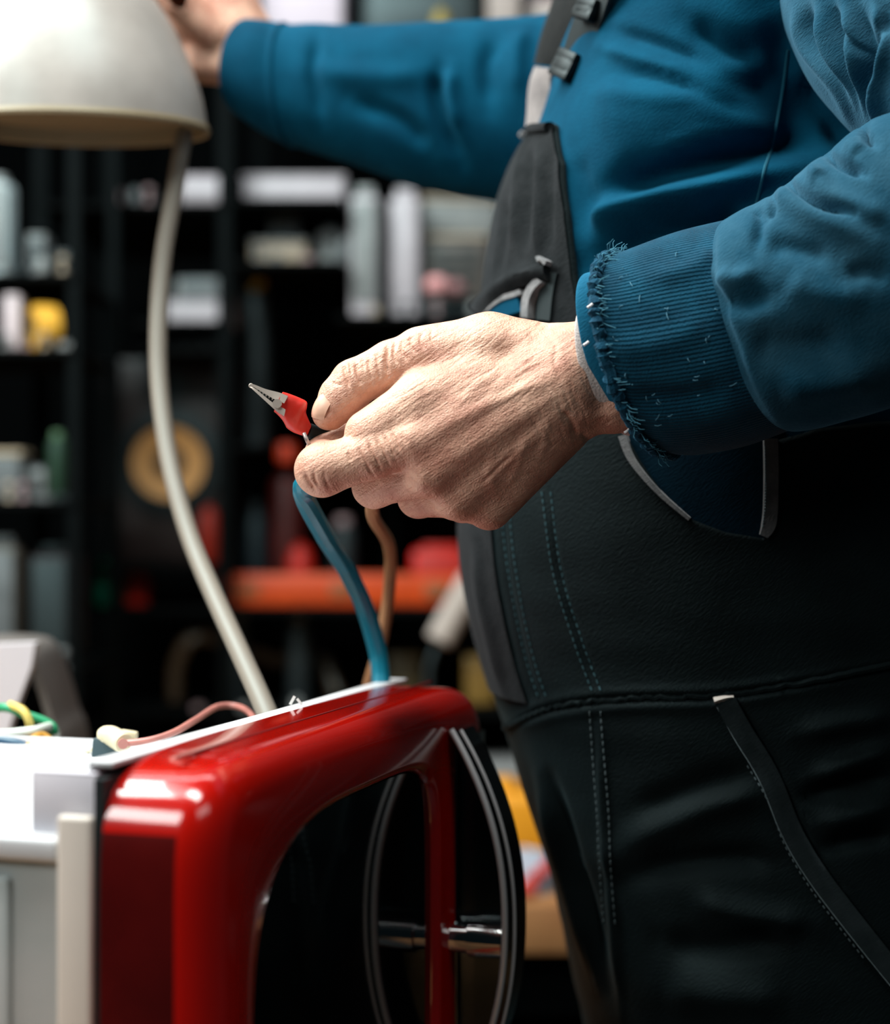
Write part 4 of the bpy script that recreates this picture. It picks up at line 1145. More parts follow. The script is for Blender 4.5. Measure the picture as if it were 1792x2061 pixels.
# open mouth with wall thickness
G = V.reshape(70, 40, 3)
inn = [G[j].mean(0) + (G[j] - G[j].mean(0)) * .84 for j in (0, 6, 12)]
G = np.concatenate([np.array(inn[::-1]), G], 0)
F = [(i * 40 + k, i * 40 + (k + 1) % 40, (i + 1) * 40 + (k + 1) % 40, (i + 1) * 40 + k) for i in range(72) for k in range(40)] + [tuple(72 * 40 + k for k in range(40))]
tag(obj('boot', G.reshape(-1, 3), F, m_boot, clip), 'red rubber boot')
def jaw(edge_out, edge_in, name, dz):
    """trough shaped jaw: outer and inner silhouettes, folded side walls"""
    n = 24
    A = spline(edge_out, n); B = spline(edge_in, n)
    V = []
    for i in range(n):
        f = i / (n - 1); hw = .0012 + .0030 * f
        for (q, w) in ((B[i], -hw), (A[i], -hw), (A[i], hw), (B[i], hw)):
            V.append(P(q[0], q[1], CD - .001 + w))
        for (q, w) in ((B[i], hw * .8), (A[i] * .86 + B[i] * .14, hw * .8), (A[i] * .86 + B[i] * .14, -hw * .8), (B[i], -hw * .8)):
            V.append(P(q[0], q[1], CD - .001 + w))
    K = 8
    F = [(i * K + k, i * K + (k + 1) % K, (i + 1) * K + (k + 1) % K, (i + 1) * K + k) for i in range(n - 1) for k in range(K)]
    F += [tuple(range(K)), tuple((n - 1) * K + k for k in range(K))]
    return obj(name, V, F, m_clipmetal, clip, sharp=30)
j1 = jaw([(503, 773), (512, 774), (535, 783), (562, 790), (580, 797)], [(505, 777), (514, 781), (534, 793), (552, 803), (572, 812)], 'upper_jaw', 0)
j2 = jaw([(502, 777), (511, 786), (534, 807), (556, 827), (572, 838)], [(506, 778), (516, 784), (536, 800), (552, 812), (575, 824)], 'lower_jaw', 0)
for i in range(7):
    f = .18 + .1 * i
    p = np.array([507 + 62 * f, 777 + 36 * f])
    for w in (-1, 1):
        b = MB(); q = P(p[0], p[1] + 1, CD - .001 + w * (.0012 + .003 * f) * .93)
        b.add([q + np.array(v) for v in ((-.0006, -.0002, .0006), (.0006, -.0002, .0001), (.0006, .0002, .0001), (-.0006, .0002, .0006), (-.0005, 0, -.0009))], [(0, 1, 2, 3), (0, 4, 1), (1, 4, 2), (2, 4, 3), (3, 4, 0)])
        b.build('tooth', m_clipmetal, j1)
b = MB(); b.lathe([(.0024, 0), (.0024, .0105)], P(558, 812, CD - .0062), (0, 1, 0), 20); b.build('pivot_pin', m_clipmetal, clip)
b = MB(); b.lathe([(.0009, 0), (.0013, .0006), (.0013, .0020), (.0009, .0026)], P(505, 776, CD - .0023), (0, 1, 0), 14); b.build('jaw_tip', m_clipmetal, clip)
b = MB(); b.tube(px_path([(612, 872, CD - .001), (618, 886, CD - .002), (624, 897, CD)], 8), .0011, 8); b.build('crimp_pin', mat('dull_pin', (0.45, .40, .38), .4, metal=.8), clip)
b = MB(); b.tube(px_path([(620, 866, .970), (640, 872, .973), (668, 866, .977), (690, 868, .983)], 16), .0042, 14); b.build('lead', m_black_matt, clip)

# wires hanging from the hand to the oven
m_bluew = mat('bright_blue_wire', (0.004, 0.16, 0.24), .4, coat=.2)
m_tanw = mat('tan_wire', '9a6f4c', .5)
wire('wire', [(700, 915, .985), (652, 950, .988), (610, 985, 1.0), (652, 1075, 1.06), (698, 1148, 1.11), (734, 1222, 1.14), (758, 1300, 1.15), (766, 1350, 1.15), (768, 1392, 1.145)], .0060, m_bluew, 'bright blue wire hanging from the fingers to the far corner of the oven')
wire('wire', [(800, 960, .995), (758, 1000, 1.015), (752, 1040, 1.06), (784, 1100, 1.14), (784, 1180, 1.18), (772, 1270, 1.19), (757, 1330, 1.195), (740, 1396, 1.2), (735, 1480, 1.2), (740, 1600, 1.2)], .0042, m_tanw, 'tan wire hanging behind the blue wire')

# ------------------------------------------------------------------ white lamp held up by the far hand
m_shade = mat('white_enamel_shade', '8b8780', .42, col2='adaba5', vscale=11, bump=.05, bscale=20)
m_shade_in = mat('cream_shade_inside', '84775c', .6)
m_cord = mat('cream_cord', '7f796e', .5)
LD = 1.285
lc = P(152, 262, LD)
tilt = np.array([0.01, -0.085, 1.0]); tilt /= np.linalg.norm(tilt)
lamp = thing('lamp', lc, 'bell shaped white lamp with a long cream cord held up by the far hand', 'lamp')
sc_ = LD / FP
prof = [(265, 0), (263, 12), (259, 40), (254, 66), (246, 95), (235, 124), (222, 155), (205, 192), (184, 228), (160, 262), (128, 296), (92, 322), (60, 338), (34, 346)]
pr = [(r * sc_, h * sc_) for r, h in prof]
b = MB(); b.lathe(pr + [(r - .0022, h - .0005) for r, h in pr[::-1][:1]], lc, tilt, 72, cap=False); b.build('shade', m_shade, lamp, sharp=60)
b = MB(); b.lathe([(r - .0020, h + .0002) for r, h in pr], lc, tilt, 72, cap=False); b.build('shade_lining', m_shade_in, lamp, sharp=60)
b = MB(); b.lathe([(.0925, .0005), (.0955, -.0008), (.0962, .0015), (.0950, .0045), (.0925, .004)], lc, tilt, 72, cap=False); b.build('rim', mat('cream_rim', '8c8066', .5), lamp)
b = MB(); b.lathe([(.0, .010), (.080, .010), (.084, .012), (.084, .016), (.0, .018)], lc, tilt, 60, cap=False); b.build('diffuser_plate', m_shade_in, lamp, sharp=40)
b = MB(); b.lathe([(.012, .122), (.016, .126), (.016, .150), (.010, .156), (.0, .157)], lc, tilt, 30, cap=False); b.build('lamp_neck', m_black_plastic, lamp)
b = MB(); b.tube(px_path([(372, 268, 1.285), (366, 296, 1.28), (348, 400, 1.27), (328, 520, 1.26), (319, 640, 1.245), (320, 760, 1.23), (333, 880, 1.21), (353, 980, 1.19), (386, 1090, 1.165), (432, 1200, 1.13), (482, 1310, 1.09), (528, 1412, 1.058), (546, 1458, 1.045), (555, 1496, 1.035)], 110), .0063, 16); b.build('cord', m_cord, lamp)

# ------------------------------------------------------------------ background: shelves and what lies on them
def zof(py, D): return CZ - (py - CY) / FP * D
def xof(px, D): return (px - CX) / FP * D
RD = 2.42
rack = thing('shelf_unit', (xof(350, 2.55), 2.55, CZ - .422), 'dark shelf unit full of parts on the rear workbench', 'shelf')
def board(x0, x1, y, d0=2.30, d1=2.78, th=.007):
    z = zof(y, RD)
    b = MB(); b.box(((xof(x0, RD) + xof(x1, RD)) / 2, (d0 + d1) / 2, z - th / 2 - .0004), ((xof(x1, RD) - xof(x0, RD)) / 2, (d1 - d0) / 2, th / 2), bev=.001)
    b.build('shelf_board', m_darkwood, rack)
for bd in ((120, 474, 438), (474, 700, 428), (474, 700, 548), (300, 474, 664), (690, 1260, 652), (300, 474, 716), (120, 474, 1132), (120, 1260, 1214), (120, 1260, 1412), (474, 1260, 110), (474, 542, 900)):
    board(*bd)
for x in (120, 474, 772, 1260):
    for y in (2.31, 2.77):
        if x == 772 and y < 2.5: continue
        z0, z1 = CZ - .422, zof(-300, RD)
        b = MB(); b.box((xof(x, RD), y, (z0 + z1) / 2), (.009, .008, (z1 - z0) / 2), bev=.001); b.build('upright', m_steel_dark, rack)

def M_(name, c, rough=.5, **k): return mat(name, c, rough, **k)
def box_thing(name, cat, label, x0, y0, x1, y1, D, dep, m, kind='lid', m2=None, base=None, rz=0.0):
    """a carton / case / panel: front spans the pixel box at depth D"""
    X0, X1, Zt = xof(x0, D), xof(x1, D), zof(y0, D)
    Zb = zof(y1, D) if base is None else base
    c = np.array([(X0 + X1) / 2, D + dep / 2, Zb]); w, h = (X1 - X0) / 2, (Zt - Zb)
    R = np.array(Matrix.Rotation(rz, 3, 'Z'))
    def at(x, y, z): return c + R @ np.array([x, y, z])
    t = thing(name, c, label, cat)
    bv = min(.008, w * .3, h * .15)
    b = MB(); b.box(at(0, 0, h * .46), (w * .97, dep / 2 * .97, h * .46), R, bev=bv, seg=3); b.build('body', m, t)
    m2 = m2 or m
    if kind == 'lid':
        b = MB(); b.box(at(0, 0, h * .93), (w, dep / 2, h * .07), R, bev=min(.004, h * .05)); b.build('lid', m2, t)
    elif kind == 'vent':
        b = MB(); b.box(at(0, 0, h * .96), (w * .9, dep / 2 * .9, h * .04), R, bev=min(.003, h * .03)); b.build('cover', m2, t)
        for k in range(4):
            b = MB(); b.box(at(0, -dep / 2 * .98, h * (.25 + .15 * k)), (w * .6, .002, h * .03), R); b.build('vent_slot', m_black_matt, t)
    elif kind == 'panel':
        b = MB(); b.box(at(0, -dep / 2 * .98, h * .5), (w * .8, .003, h * .38), R, bev=.001); b.build('front_panel', m2, t)
        b = MB(); b.box(at(0, 0, h * .95), (w * .6, dep / 4, h * .05), R, bev=.001); b.build('handle', m2, t)
    return t
def can_thing(name, cat, label, cx, y0, y1, rpx, D, m, m2=None, base=None, axis='z', prof=None):
    s = D / FP; t0 = np.array([xof(cx, D), D + rpx * s, zof(y1, D) if base is None else base])
    h = zof(y0, D) - t0[2]; r = rpx * s
    t = thing(name, t0, label, cat)
    pf = prof or [(.92, 0), (1, .03), (1, .80), (.9, .86), (.55, .90)]
    b = MB(); b.lathe([(p * r, q * h) for p, q in pf], t0, (0, 0, 1), 32); b.build('body', m, t)
    b = MB(); b.lathe([(.5 * r, .88 * h), (.58 * r, .89 * h), (.58 * r, .985 * h), (.5 * r, h)], t0, (0, 0, 1), 28); b.build('cap', m2 or m, t)
    return t
def roll_thing(name, cat, label, x0, x1, y0, y1, D, m, m2=None, base=None):
    """cylinder lying along x"""
    s = D / FP; r = (y1 - y0) / 2 * s; X0, X1 = xof(x0, D), xof(x1, D)
    zb = zof(y1, D) if base is None else base
    o = np.array([(X0 + X1) / 2, D + r, zb]); t = thing(name, o, label, cat)
    b = MB(); b.lathe([(r * .8, 0), (r, r * .25), (r, X1 - X0 - r * .25), (r * .8, X1 - X0)], (X0, D + r, zb + r), (1, 0, 0), 32); b.build('body', m, t)
    for x in (X0 - .002, X1 - .002):
        b = MB(); b.lathe([(r * .55, 0), (r * .55, .004)], (x, D + r, zb + r), (1, 0, 0), 24); b.build('end_cap', m2 or m, t)
    return t

m_w1 = M_('white_plastic_shelf', 'a9a9af', .5, var=.08); m_w2 = M_('grey_white_plastic', '7c8484', .5, var=.15); m_be = M_('beige_plastic', '9c9482', .6, var=.15)
m_g1 = M_('mid_grey_plastic', '5d6466', .5, var=.2); m_g2 = M_('dark_grey_plastic', '23292b', .5, var=.2); m_pk = M_('pink_grey_plastic', '8b7a7c', .5, var=.1)
m_ye = M_('yellow_plastic', 'd9a93a', .45); m_rd = M_('red_plastic', 'a81f10', .45); m_or = M_('orange_paint', 'c24510', .45, var=.12); m_gn = M_('teal_plastic', '0c7a5c', .45)
m_dr = M_('dark_red_plastic', '4a0f08', .5); m_br = M_('brown_veneer', (0.022, 0.009, 0.007), .55, var=.4, vscale=25)
zb = lambda y: zof(y, RD)

roll_thing('canister', 'canister', 'short white canister lying on the shelf beside the lamp cord', 362, 456, 360, 436, 2.36, m_w1, m_w2, zb(438))
t = box_thing('light_batten', 'lamp batten', 'long white batten lying on the shelf under the far sleeve', 486, 352, 696, 424, 2.35, .08, m_w1, 'lid', m_w1, zb(428))
box_thing('carton', 'carton', 'beige carton on the shelf below the long white batten', 502, 482, 618, 548, 2.36, .10, m_be, 'lid', m_w2, zb(548))
box_thing('power_supply', 'power supply', 'small grey power supply stacked on the beige carton', 540, 436, 600, 481, 2.39, .06, m_g1, 'vent', m_be, zof(482, 2.36) + .0012)
can_thing('motor', 'motor', 'grey round motor standing between carton and upright white panel', 664, 455, 548, 28, 2.38, m_w2, m_g1, zb(548))
can_thing('capacitor', 'capacitor', 'small dull grey capacitor next to the round motor', 694, 478, 548, 13, 2.34, m_g1, m_w2, zb(548))
box_thing('carton', 'carton', 'white carton under the grey case beside the lamp cord', 332, 604, 470, 664, 2.36, .10, m_w1, 'lid', m_w1, zb(664))
box_thing('case', 'case', 'grey white case stacked on the white carton', 350, 556, 466, 603, 2.38, .08, m_w2, 'panel', m_g1, zof(604, 2.36) + .001)
for i, (x, r) in enumerate(((352, 16), (384, 18), (418, 17), (452, 20))):
    can_thing('jar', 'jar', ['dull grey jar nearest the lamp cord in the row of four', 'second dull grey jar from the lamp cord', 'third dull grey jar from the lamp cord', 'dull grey jar at the right end of the row of four'][i], x, 680, 716, r * .8, 2.36, m_g1, m_w2, zb(716)).__setitem__('group', 'small jars below the white carton')
can_thing('adhesive_bottle', 'bottle', 'dark bottle with a yellow cap left of the black gap', 516, 560, 900, 26, 2.42, m_g2, m_ye, zb(900), prof=[(.92, 0), (1, .03), (1, .90), (.7, .93), (.5, .95)])
box_thing('side_panel', 'panel', 'narrow upright white panel right of the long batten', 706, 372, 762, 650, 2.34, .05, m_w1, 'panel', m_w2, zb(652))
box_thing('side_panel', 'panel', 'wide upright white panel behind the thumb knuckle', 784, 376, 846, 650, 2.37, .06, m_w1, 'panel', m_w1, zb(652))
box_thing('carton', 'carton', 'dark carton at the base of the clutter by the bib', 858, 600, 985, 652, 2.36, .12, m_g2, 'lid', m_g2, zb(652))
box_thing('radio', 'radio', 'brown grey radio stacked above the dark carton by the bib', 850, 470, 990, 599, 2.40, .09, M_('brown_grey_plastic', '4a443f', .5, var=.3), 'vent', m_be, zof(600, 2.36) + .001)
box_thing('tray', 'tray', 'pale metal tray on top of the brown grey radio', 840, 396, 1000, 469, 2.42, .09, m_w2, 'lid', m_be, zof(470, 2.40) + .001, rz=.12)
b = MB(); b.lathe([(.0, 0), (.010, .002), (.016, .008), (.017, .016), (.012, .024), (.0, .027)], P(880, 596, 2.33) + np.array([0, 0, 0]), (0, 0, 1), 28)
tag(b.build('knob', M_('pink_knob', 'd29a9a', .25, coat=.5)), 'shiny pink knob at the edge of the dark carton', 'knob')
b = MB(); b.lathe([(.0, 0), (.009, .002), (.014, .008), (.014, .014), (.0, .024)], P(918, 597, 2.335), (0, 0, 1), 28)
tag(b.build('knob', M_('mauve_knob', '8e6a6c', .3, coat=.4)), 'dull mauve knob right of the pink one', 'knob')
# speaker
sp = thing('loudspeaker', (xof(335, 2.4), 2.48, zb(1132)), 'dark brown wooden loudspeaker with tan cone behind the lamp cord', 'loudspeaker')
sx0, sx1, sz0, sz1 = xof(212, 2.38), xof(458, 2.38), zb(1132), zof(722, 2.38)
b = MB(); b.box(((sx0 + sx1) / 2, 2.485, (sz0 + sz1) / 2), ((sx1 - sx0) / 2, .1, (sz1 - sz0) / 2), bev=.003); b.build('cabinet', m_br, sp)
b = MB(); b.box(((sx0 + sx1) / 2, 2.3835, (sz0 + sz1) / 2), ((sx1 - sx0) / 2 - .008, .002, (sz1 - sz0) / 2 - .008), bev=.001); b.build('baffle', M_('dark_brown_baffle', (0.020, 0.0085, 0.0065), .6), sp)
wc = P(341, 932, 2.381); s_ = 2.38 / FP
b = MB(); b.lathe([(108 * s_, 0), (106 * s_, .006), (94 * s_, .007), (80 * s_, .009), (70 * s_, .004)], wc, (0, -1, 0), 48, cap=False); b.build('surround', m_black_matt, sp)
b = MB(); b.lathe([(74 * s_, .0072), (60 * s_, .0045), (40 * s_, .001), (22 * s_, -.002)], wc, (0, -1, 0), 48, cap=False); b.build('cone', M_('tan_paper_cone', 'c4965a', .7), sp)
b = MB(); b.lathe([(27 * s_, -.0005), (24 * s_, .004), (14 * s_, .008), (0, .010)], wc, (0, -1, 0), 32, cap=False); b.build('dust_cap', m_g2, sp)
tw = P(335, 780, 2.381)
b = MB(); b.lathe([(40 * s_, 0), (38 * s_, .004), (16 * s_, .003), (12 * s_, .006), (0, .008)], tw, (0, -1, 0), 36, cap=False); b.build('tweeter', m_black_matt, sp)
# orange spirit level, red and green things on the long shelf
lv = thing('spirit_level', (xof(690, 2.34), 2.35, zb(1214)), 'long orange spirit level lying on the shelf below the hand', 'spirit level')
R = np.array(Matrix.Rotation(.02, 3, 'Z'))
b = MB(); b.box((xof(690, 2.34), 2.35, zb(1214) + .021), (xof(950, 2.34) - xof(690, 2.34), .011, .0208), R, bev=.003); b.build('rail', m_or, lv)
for px in (500, 690, 880):
    b = MB(); b.box((xof(px, 2.34), 2.3385, zb(1214) + .021), (.016, .002, .009), R, bev=.001); b.build('vial', M_('vial_brown', '8a5a3c', .2), lv)
def cap_thing(name, cat, label, cx, cy, r, D, m, base):
    s = D / FP; c = np.array([xof(cx, D), D, base]); h = zof(cy - r, D) - base
    t = thing(name, c, label, cat)
    b = MB(); b.lathe([(r * s * .85, 0), (r * s, .004), (r * s, h * .7), (r * s * .75, h * .95), (r * s * .3, h)], c, (0, 0, 1), 28); b.build('body', m, t)
    b = MB(); b.lathe([(r * s * .4, h), (r * s * .4, h + .004), (0, h + .005)], c, (0, 0, 1), 20, cap=False); b.build('tip', m, t)
    return t
cap_thing('spool', 'spool', 'red spool standing behind the orange level', 605, 1128, 28, 2.40, m_rd, zb(1214))
box_thing('toolbox', 'toolbox', 'bright red toolbox behind the right end of the orange level', 826, 1098, 950, 1214, 2.40, .10, M_('bright_red_paint', 'c01a10', .4), 'panel', m_rd, zb(1214))
cap_thing('cap', 'cap', 'teal green cap on the long shelf left of the red one', 219, 1156, 27, 2.34, m_gn, zb(1214))
cap_thing('cap', 'cap', 'red cap on the long shelf next to the teal green one', 276, 1178, 27, 2.36, m_rd, zb(1214))
cap_thing('insulator', 'insulator', 'dull red insulator right of the loudspeaker', 421, 1046, 22, 2.345, M_('brick_red_plastic', '8e2413', .45), zb(1132))
can_thing('spray_can', 'spray can', 'dark spray can with an orange red cap behind the index finger', 574, 892, 1214, 34, 2.42, m_dr, M_('orange_red_cap', 'c33a10', .45), zb(1214), prof=[(.92, 0), (1, .03), (1, .74), (.85, .78), (.6, .80)])
can_thing('spray_can', 'spray can', 'dark blue grey spray can behind the blue wire', 512, 1010, 1214, 30, 2.44, M_('dark_blue_grey', '1c262b', .45), m_g2, zb(1214))
can_thing('spray_can', 'spray can', 'dark grey spray can left of the tan wire', 690, 1040, 1214, 26, 2.46, m_g2, m_pk, zb(1214))
# lower shelf
b = MB(); b.tube(px_path([(884, 1290, 2.255), (905, 1250, 2.26), (930, 1205, 2.265), (952, 1165, 2.27)], 16), .0175, 20)
rod = thing('paint_roller', P(880, 1699, 2.255), 'pale grey paint roller leaning on the shelf unit beside the overalls', 'paint roller')
b.build('sleeve', M_('pale_grey_fleece', 'a9a39b', .9), rod)
b = MB(); b.tube(px_path([(880, 1296, 2.255), (862, 1360, 2.25), (872, 1500, 2.25), (880, 1698, 2.25)], 20), .004, 10); b.build('handle', m_g2, rod)
box_thing('tin', 'tin', 'gold coloured tin on the lower shelf beside the overalls', 936, 1322, 1000, 1412, 2.36, .06, M_('gold_tin', '8a6f36', .4), 'lid', M_('gold_lid', 'a08648', .35), zb(1412))
box_thing('tin', 'tin', 'dull ochre tin in the middle of the lower shelf', 780, 1318, 850, 1412, 2.40, .06, M_('ochre_tin', '4a3d22', .5), 'lid', M_('ochre_lid', '5a4a2a', .5), zb(1412))
wire('hose', [(352, 1412, 2.34), (356, 1340, 2.34), (388, 1286, 2.34), (450, 1290, 2.36), (560, 1330, 2.40), (640, 1320, 2.42), (680, 1400, 2.40)], .010, M_('brown_hose', '3a2c1c', .5), 'brown hose arching over the lower shelf', 'hose')
for i, (x, c) in enumerate(((478, m_g1), (600, m_g1))):
    can_thing('jar', 'jar', ['grey lidded jar under the left end of the orange level', 'grey lidded jar under the middle of the orange level'][i], x, 1236, 1412, 24, 2.36, m_g2, c, zb(1412))
# upper shelf
box_thing('carton', 'carton', 'lilac white carton on the top shelf above the far cuff', 522, -70, 694, 110, 2.36, .12, M_('lilac_white_card', 'c4bfca', .7), 'lid', M_('lilac_white_lid', 'cdc8d2', .7), zb(110))
box_thing('amplifier', 'amplifier', 'dark grey amplifier on the top shelf', 722, -60, 966, 110, 2.40, .14, m_g2, 'panel', M_('charcoal_panel', '30383a', .4), zb(110))
cap_thing('knob', 'knob', 'olive yellow knob jar in front of the dark amplifier', 888, 42, 18, 2.34, M_('olive_yellow', '8a7a2a', .45), zb(110))
box_thing('carton', 'carton', 'beige grey carton on the top shelf beside the strap', 982, -40, 1050, 110, 2.37, .10, M_('beige_grey_card', '9d9690', .7), 'lid', m_be, zb(110))
box_thing('carton', 'carton', 'pale carton at the end of the top shelf behind the strap', 1062, -10, 1150, 110, 2.40, .10, M_('pale_card', 'b0aaa4', .7), 'lid', m_pk, zb(110))

# left rack with hanging clutter
LRD = 2.06
rack2 = thing('shelf_unit', (xof(20, 2.2), 2.15, CZ - .422), 'narrow dark rack at the left edge of the room', 'shelf')
for y in (556, 706, 1008, 1345):
    z = zof(y, LRD); b = MB(); b.box((xof(-90, LRD), 2.16, z - .004), (xof(160, LRD) - xof(-90, LRD), .13, .0036), bev=.001); b.build('shelf_board', m_darkwood, rack2)
for x in (-330, 158):
    for y in (2.04, 2.28):
        z0, z1 = CZ - .422, zof(180, LRD); b = MB(); b.box((xof(x, LRD), y, (z0 + z1) / 2), (.007, .007, (z1 - z0) / 2), bev=.001); b.build('upright', m_steel_dark, rack2)
zl = lambda y: zof(y, LRD) + .0004
box_thing('circuit_board', 'circuit board', 'pale cyan board leaning at the left edge below the lamp', -60, 350, 24, 556, 2.08, .03, M_('pale_cyan', '9fb4b8', .4), 'panel', m_w2, zl(556), rz=-.3)
box_thing('relay_box', 'relay box', 'grey relay box right of the pale cyan board', 52, 470, 92, 556, 2.06, .05, m_g1, 'vent', m_w2, zl(556))
box_thing('relay_box', 'relay box', 'darker relay box at the right of the narrow rack', 102, 506, 144, 556, 2.09, .05, m_g2, 'vent', m_g1, zl(556))
box_thing('switch_plate', 'switch', 'upright white switch bar left of the yellow lump', 6, 592, 40, 706, 2.04, .025, M_('lilac_white_plastic', 'bdb6ba', .5), 'lid', None, zl(706))
t = thing('tape_roll', (xof(78, 2.05), 2.05, zl(706)), 'yellow tape roll standing on the narrow rack', 'tape')
b = MB(); b.lathe([(.017, 0), (.025, .001), (.026, .014), (.025, .027), (.017, .028), (.017, 0)], P(64, 706, 2.05) + np.array([0, 0, .0265]), (.86, .5, .05), 36, cap=False); b.build('tape', m_ye, t)
b = MB(); b.lathe([(.013, .001), (.0168, .001), (.0168, .027), (.013, .027), (.013, .001)], P(64, 706, 2.05) + np.array([0, 0, .0265]), (.86, .5, .05), 30, cap=False); b.build('core', M_('card_core', 'a08a5a', .8), t)
can_thing('bottle', 'bottle', 'green bottle at the lower right of the narrow rack', 112, 868, 1008, 20, 2.06, M_('dark_green_plastic', '1f3526', .4), M_('green_cap', '4a6a4c', .5), zl(1008))
can_thing('bottle', 'bottle', 'small brown bottle beside the green one', 146, 930, 1008, 12, 2.09, M_('dark_brown_plastic', '2c241c', .4), m_be, zl(1008))
box_thing('transformer', 'transformer', 'grey transformer with cream top at the left edge', -40, 905, 44, 1008, 2.06, .06, m_g1, 'lid', M_('cream_top', '9b9078', .6), zl(1008))
box_thing('chassis', 'chassis', 'slate metal chassis between transformer and green bottle', 48, 940, 90, 1008, 2.08, .06, m_w2, 'vent', m_g1, zl(1008))
box_thing('instrument_case', 'case', 'mauve grey instrument case on the lowest shelf of the narrow rack', 56, 1098, 140, 1345, 2.08, .10, M_('mauve_grey_case', '3e393b', .6), 'panel', M_('slate_face', '2a3436', .5), zl(1345))
box_thing('meter', 'meter', 'beige grey meter left of the mauve instrument case', -50, 1080, 34, 1345, 2.05, .08, M_('beige_grey_meter', '55524a', .6), 'panel', m_g1, zl(1345))

# small loose hardware lying in the clutter
rs = np.random.RandomState(17)
def hardware(cx, D, base, sz, m, label, group, k):
    c = np.array([xof(cx, D), D, base])
    b = MB()
    if k == 0:      # nut
        b.lathe([(sz * .5, 0), (sz, 0), (sz, sz * .9), (sz * .5, sz * .9), (sz * .5, 0)], c, (0, 0, 1), 6, cap=False)
    elif k == 1:    # connector
        b.box(c + np.array([0, 0, sz]), (sz * .8, sz * .6, sz), np.array(Matrix.Rotation(rs.uniform(-.6, .6), 3, 'Z')), bev=sz * .2)
        b.box(c + np.array([0, 0, sz * 2.2]), (sz * .4, sz * .3, sz * .3), None, bev=sz * .08)
    else:           # knobbed post
        b.lathe([(sz * .9, 0), (sz * .9, sz * .3), (sz * .35, sz * .5), (sz * .35, sz * 1.8), (sz * .8, sz * 2.0), (sz * .8, sz * 2.6), (sz * .3, sz * 2.9)], c, (0, 0, 1), 18)
    tag(b.build(['nut', 'connector', 'knobbed_post'][k], m), label[k], ['nut', 'connector', 'post'][k], group)
pal = [(m_g1, 'grey'), (m_w2, 'pale grey'), (m_pk, 'pinkish'), (m_be, 'beige'), (m_g2, 'dark')]
place = ['leftmost of four', 'second of four', 'third of four', 'rightmost of four']
for y, x0, x1, D, base, where in ((556, -5, 150, 2.034, zof(556, LRD) + .0004, 'at the front of the top left rack shelf'), (706, -5, 150, 2.034, zof(706, LRD) + .0004, 'in front of the yellow tape roll'),
        (1008, -5, 150, 2.034, zof(1008, LRD) + .0004, 'in front of the green bottle'), (1345, -5, 150, 2.034, zof(1345, LRD) + .0004, 'on the lowest left rack shelf'),
        (548, 490, 690, 2.312, zb(548), 'in front of the beige carton'), (652, 715, 990, 2.312, zb(652), 'in front of the upright panels'),
        (438, 220, 340, 2.312, zb(438), 'left of the white canister'), (1412, 330, 760, 2.312, zb(1412), 'on the lower shelf under the orange level')):
    for i in range(4):
        m, cn = pal[rs.randint(5)]; k = rs.randint(3)
        hardware(x0 + (x1 - x0) * (i + rs.uniform(.3, .7)) / 4, D, base, rs.uniform(.005, .0085), m, [cn + ' ' + w + ', ' + place[i] + ' ' + where for w in ('nut', 'connector', 'post')], 'loose hardware on the shelves', k)

# white curved housing on the front bench behind the oven
hs = thing('appliance_housing', P(20, CY + .38 * FP / 1.38, 1.38), 'white curved appliance housing standing behind the wire tangle', 'housing')
zt = CZ - .38
def arch(off):
    pts = [(-150, zt), (-140, zof(1330, 1.38)), (-110, zof(1296, 1.38)), (-40, zof(1286, 1.38)), (50, zof(1288, 1.38)), (86, zof(1304, 1.38)), (108, zof(1350, 1.38)), (132, zof(1430, 1.38)), (158, zof(1540, 1.38)), (175, zt)]
    return [(xof(x, 1.38), z) for x, z in pts]
A_ = spline(arch(0), 60)
V = []
for x, z in A_:
    for y, k in ((1.335, 1.0), (1.345, 1.0), (1.43, 1.0), (1.43, .93), (1.335, .93)):
        cx_ = xof(10, 1.38); V.append((cx_ + (x - cx_) * k, y, zt + (z - zt) * (k if k == 1 else .96)))
F = [(i * 5 + k, i * 5 + (k + 1) % 5, (i + 1) * 5 + (k + 1) % 5, (i + 1) * 5 + k) for i in range(59) for k in range(5)] + [(0, 1, 2, 3, 4), tuple(295 + k for k in (4, 3, 2, 1, 0))]
obj('shell', V, F, M_('taupe_shell', '6b6763', .55), hs, sharp=40)
fp = [(-120, zof(1300, 1.33)), (78, zof(1292, 1.33)), (70, zof(1340, 1.33)), (40, zof(1420, 1.33)), (14, zof(1500, 1.33)), (8, zt + .001), (-120, zt + .001)]
V = [(xof(x, 1.33), y, z) for y in (1.318, 1.332) for x, z in fp]; n7 = len(fp)
F = [tuple(range(n7))[::-1], tuple(range(n7, 2 * n7))] + [(k, (k + 1) % n7, n7 + (k + 1) % n7, n7 + k) for k in range(n7)]
obj('face_plate', V, F, M_('white_face_plate', 'd8d8de', .5), hs, smooth=False)

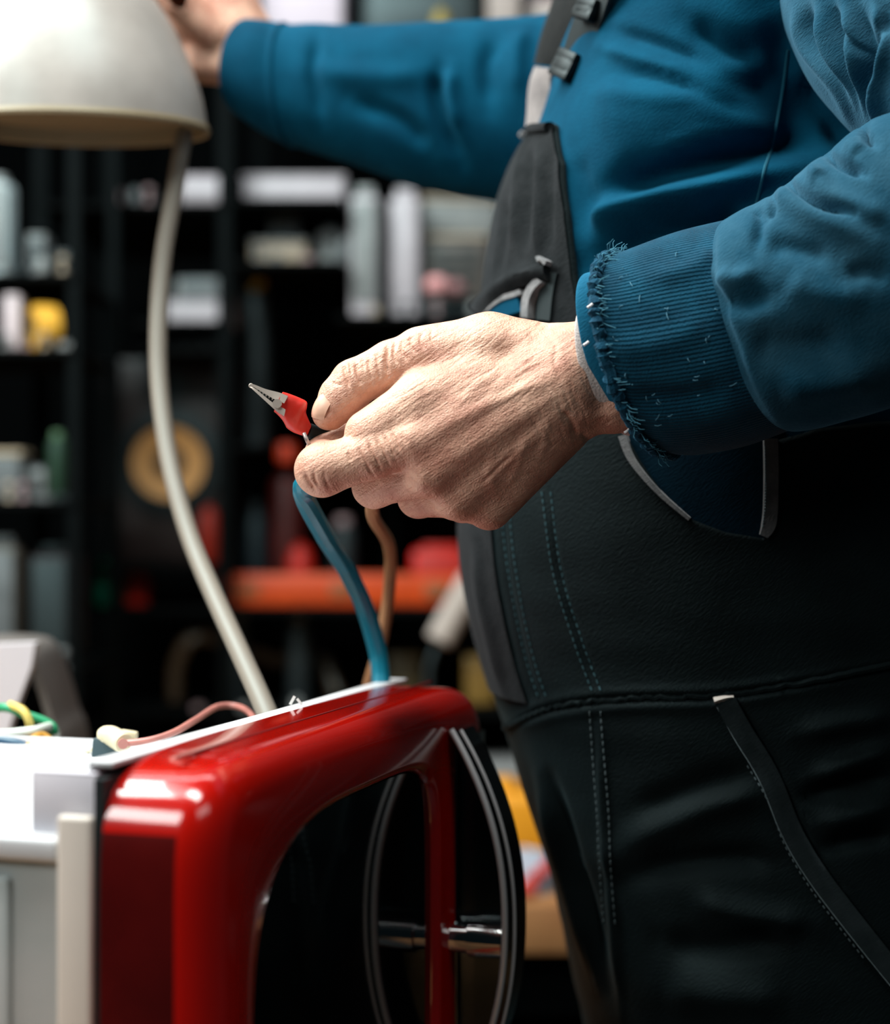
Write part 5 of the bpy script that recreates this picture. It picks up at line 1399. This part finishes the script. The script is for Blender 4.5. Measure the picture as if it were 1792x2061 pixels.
# things on the rear bench, seen between oven and overalls
zr = CZ - .422 + .0004
yl = thing('tool_case', (xof(1040, 2.06), 2.10, zr), 'yellow tool case lying on the rear bench beside the overalls', 'tool case')
box_thing('carton', 'carton', 'grey carton at the back of the rear bench', 960, 1545, 1120, 1640, 2.25, .14, M_('grey_card', '6f7576', .7), 'lid', M_('grey_card_lid', '7d8282', .7), zr)
b = MB(); b.box((xof(1050, 2.06), 2.12, zr + .055), (.060, .05, .040), np.array(Matrix.Rotation(.1, 3, 'Z')), bev=.012, seg=3); b.build('body', M_('yellow_case', 'e09a1c', .5), yl)
b = MB(); b.box((xof(1012, 2.06), 2.10, zr + .098), (.018, .02, .012), None, bev=.008, seg=3); b.build('clasp', M_('yellow_case', 'e09a1c', .5), yl)
b = MB(); b.box((xof(1050, 2.06), 2.12, zr + .0075), (.05, .04, .0072), None, bev=.002); b.build('foot', m_g1, yl)
pk = thing('parts_bag', (xof(1060, 2.0), 2.0, zr), 'crumpled white plastic bag in front of the yellow tool case', 'bag')
rngb = np.random.RandomState(5); bV = []
for i in range(14):
    for k in range(26):
        a = math.pi / 2 * i / 13; t = 2 * math.pi * k / 26; r = 1 + .22 * math.sin(3 * t + i * .5) * math.cos(2 * a) + rngb.normal(0, .04)
        bV.append((xof(1060, 2.0) + .048 * r * math.cos(a) * math.cos(t), 2.0 + .028 * r * math.cos(a) * math.sin(t), zr + max(0, .038 * math.sin(a) * r)))
bF = [(i * 26 + k, i * 26 + (k + 1) % 26, (i + 1) * 26 + (k + 1) % 26, (i + 1) * 26 + k) for i in range(13) for k in range(26)]
obj('film', bV, bF, M_('white_blue_film', 'b9c0cc', .3, col2='6f7f92', vscale=30), pk)
b = MB(); b.box((xof(1085, 1.97), 1.968, zr + .024), (.024, .002, .006), np.array(Matrix.Rotation(-.8, 3, 'Y')), bev=.001); b.build('red_strip', M_('red_print', 'd04a44', .5), pk)
b = MB(); b.tube([(xof(1030, 1.94), 1.945, zr + .006), (xof(1060, 1.95), 1.952, zr + .006), (xof(1075, 1.96), 1.962, zr + .006)], .0058, 12)
tag(b.build('marker_pen', M_('coral_pen', 'c8584a', .4)), 'coral red marker pen lying on the rear bench', 'pen')
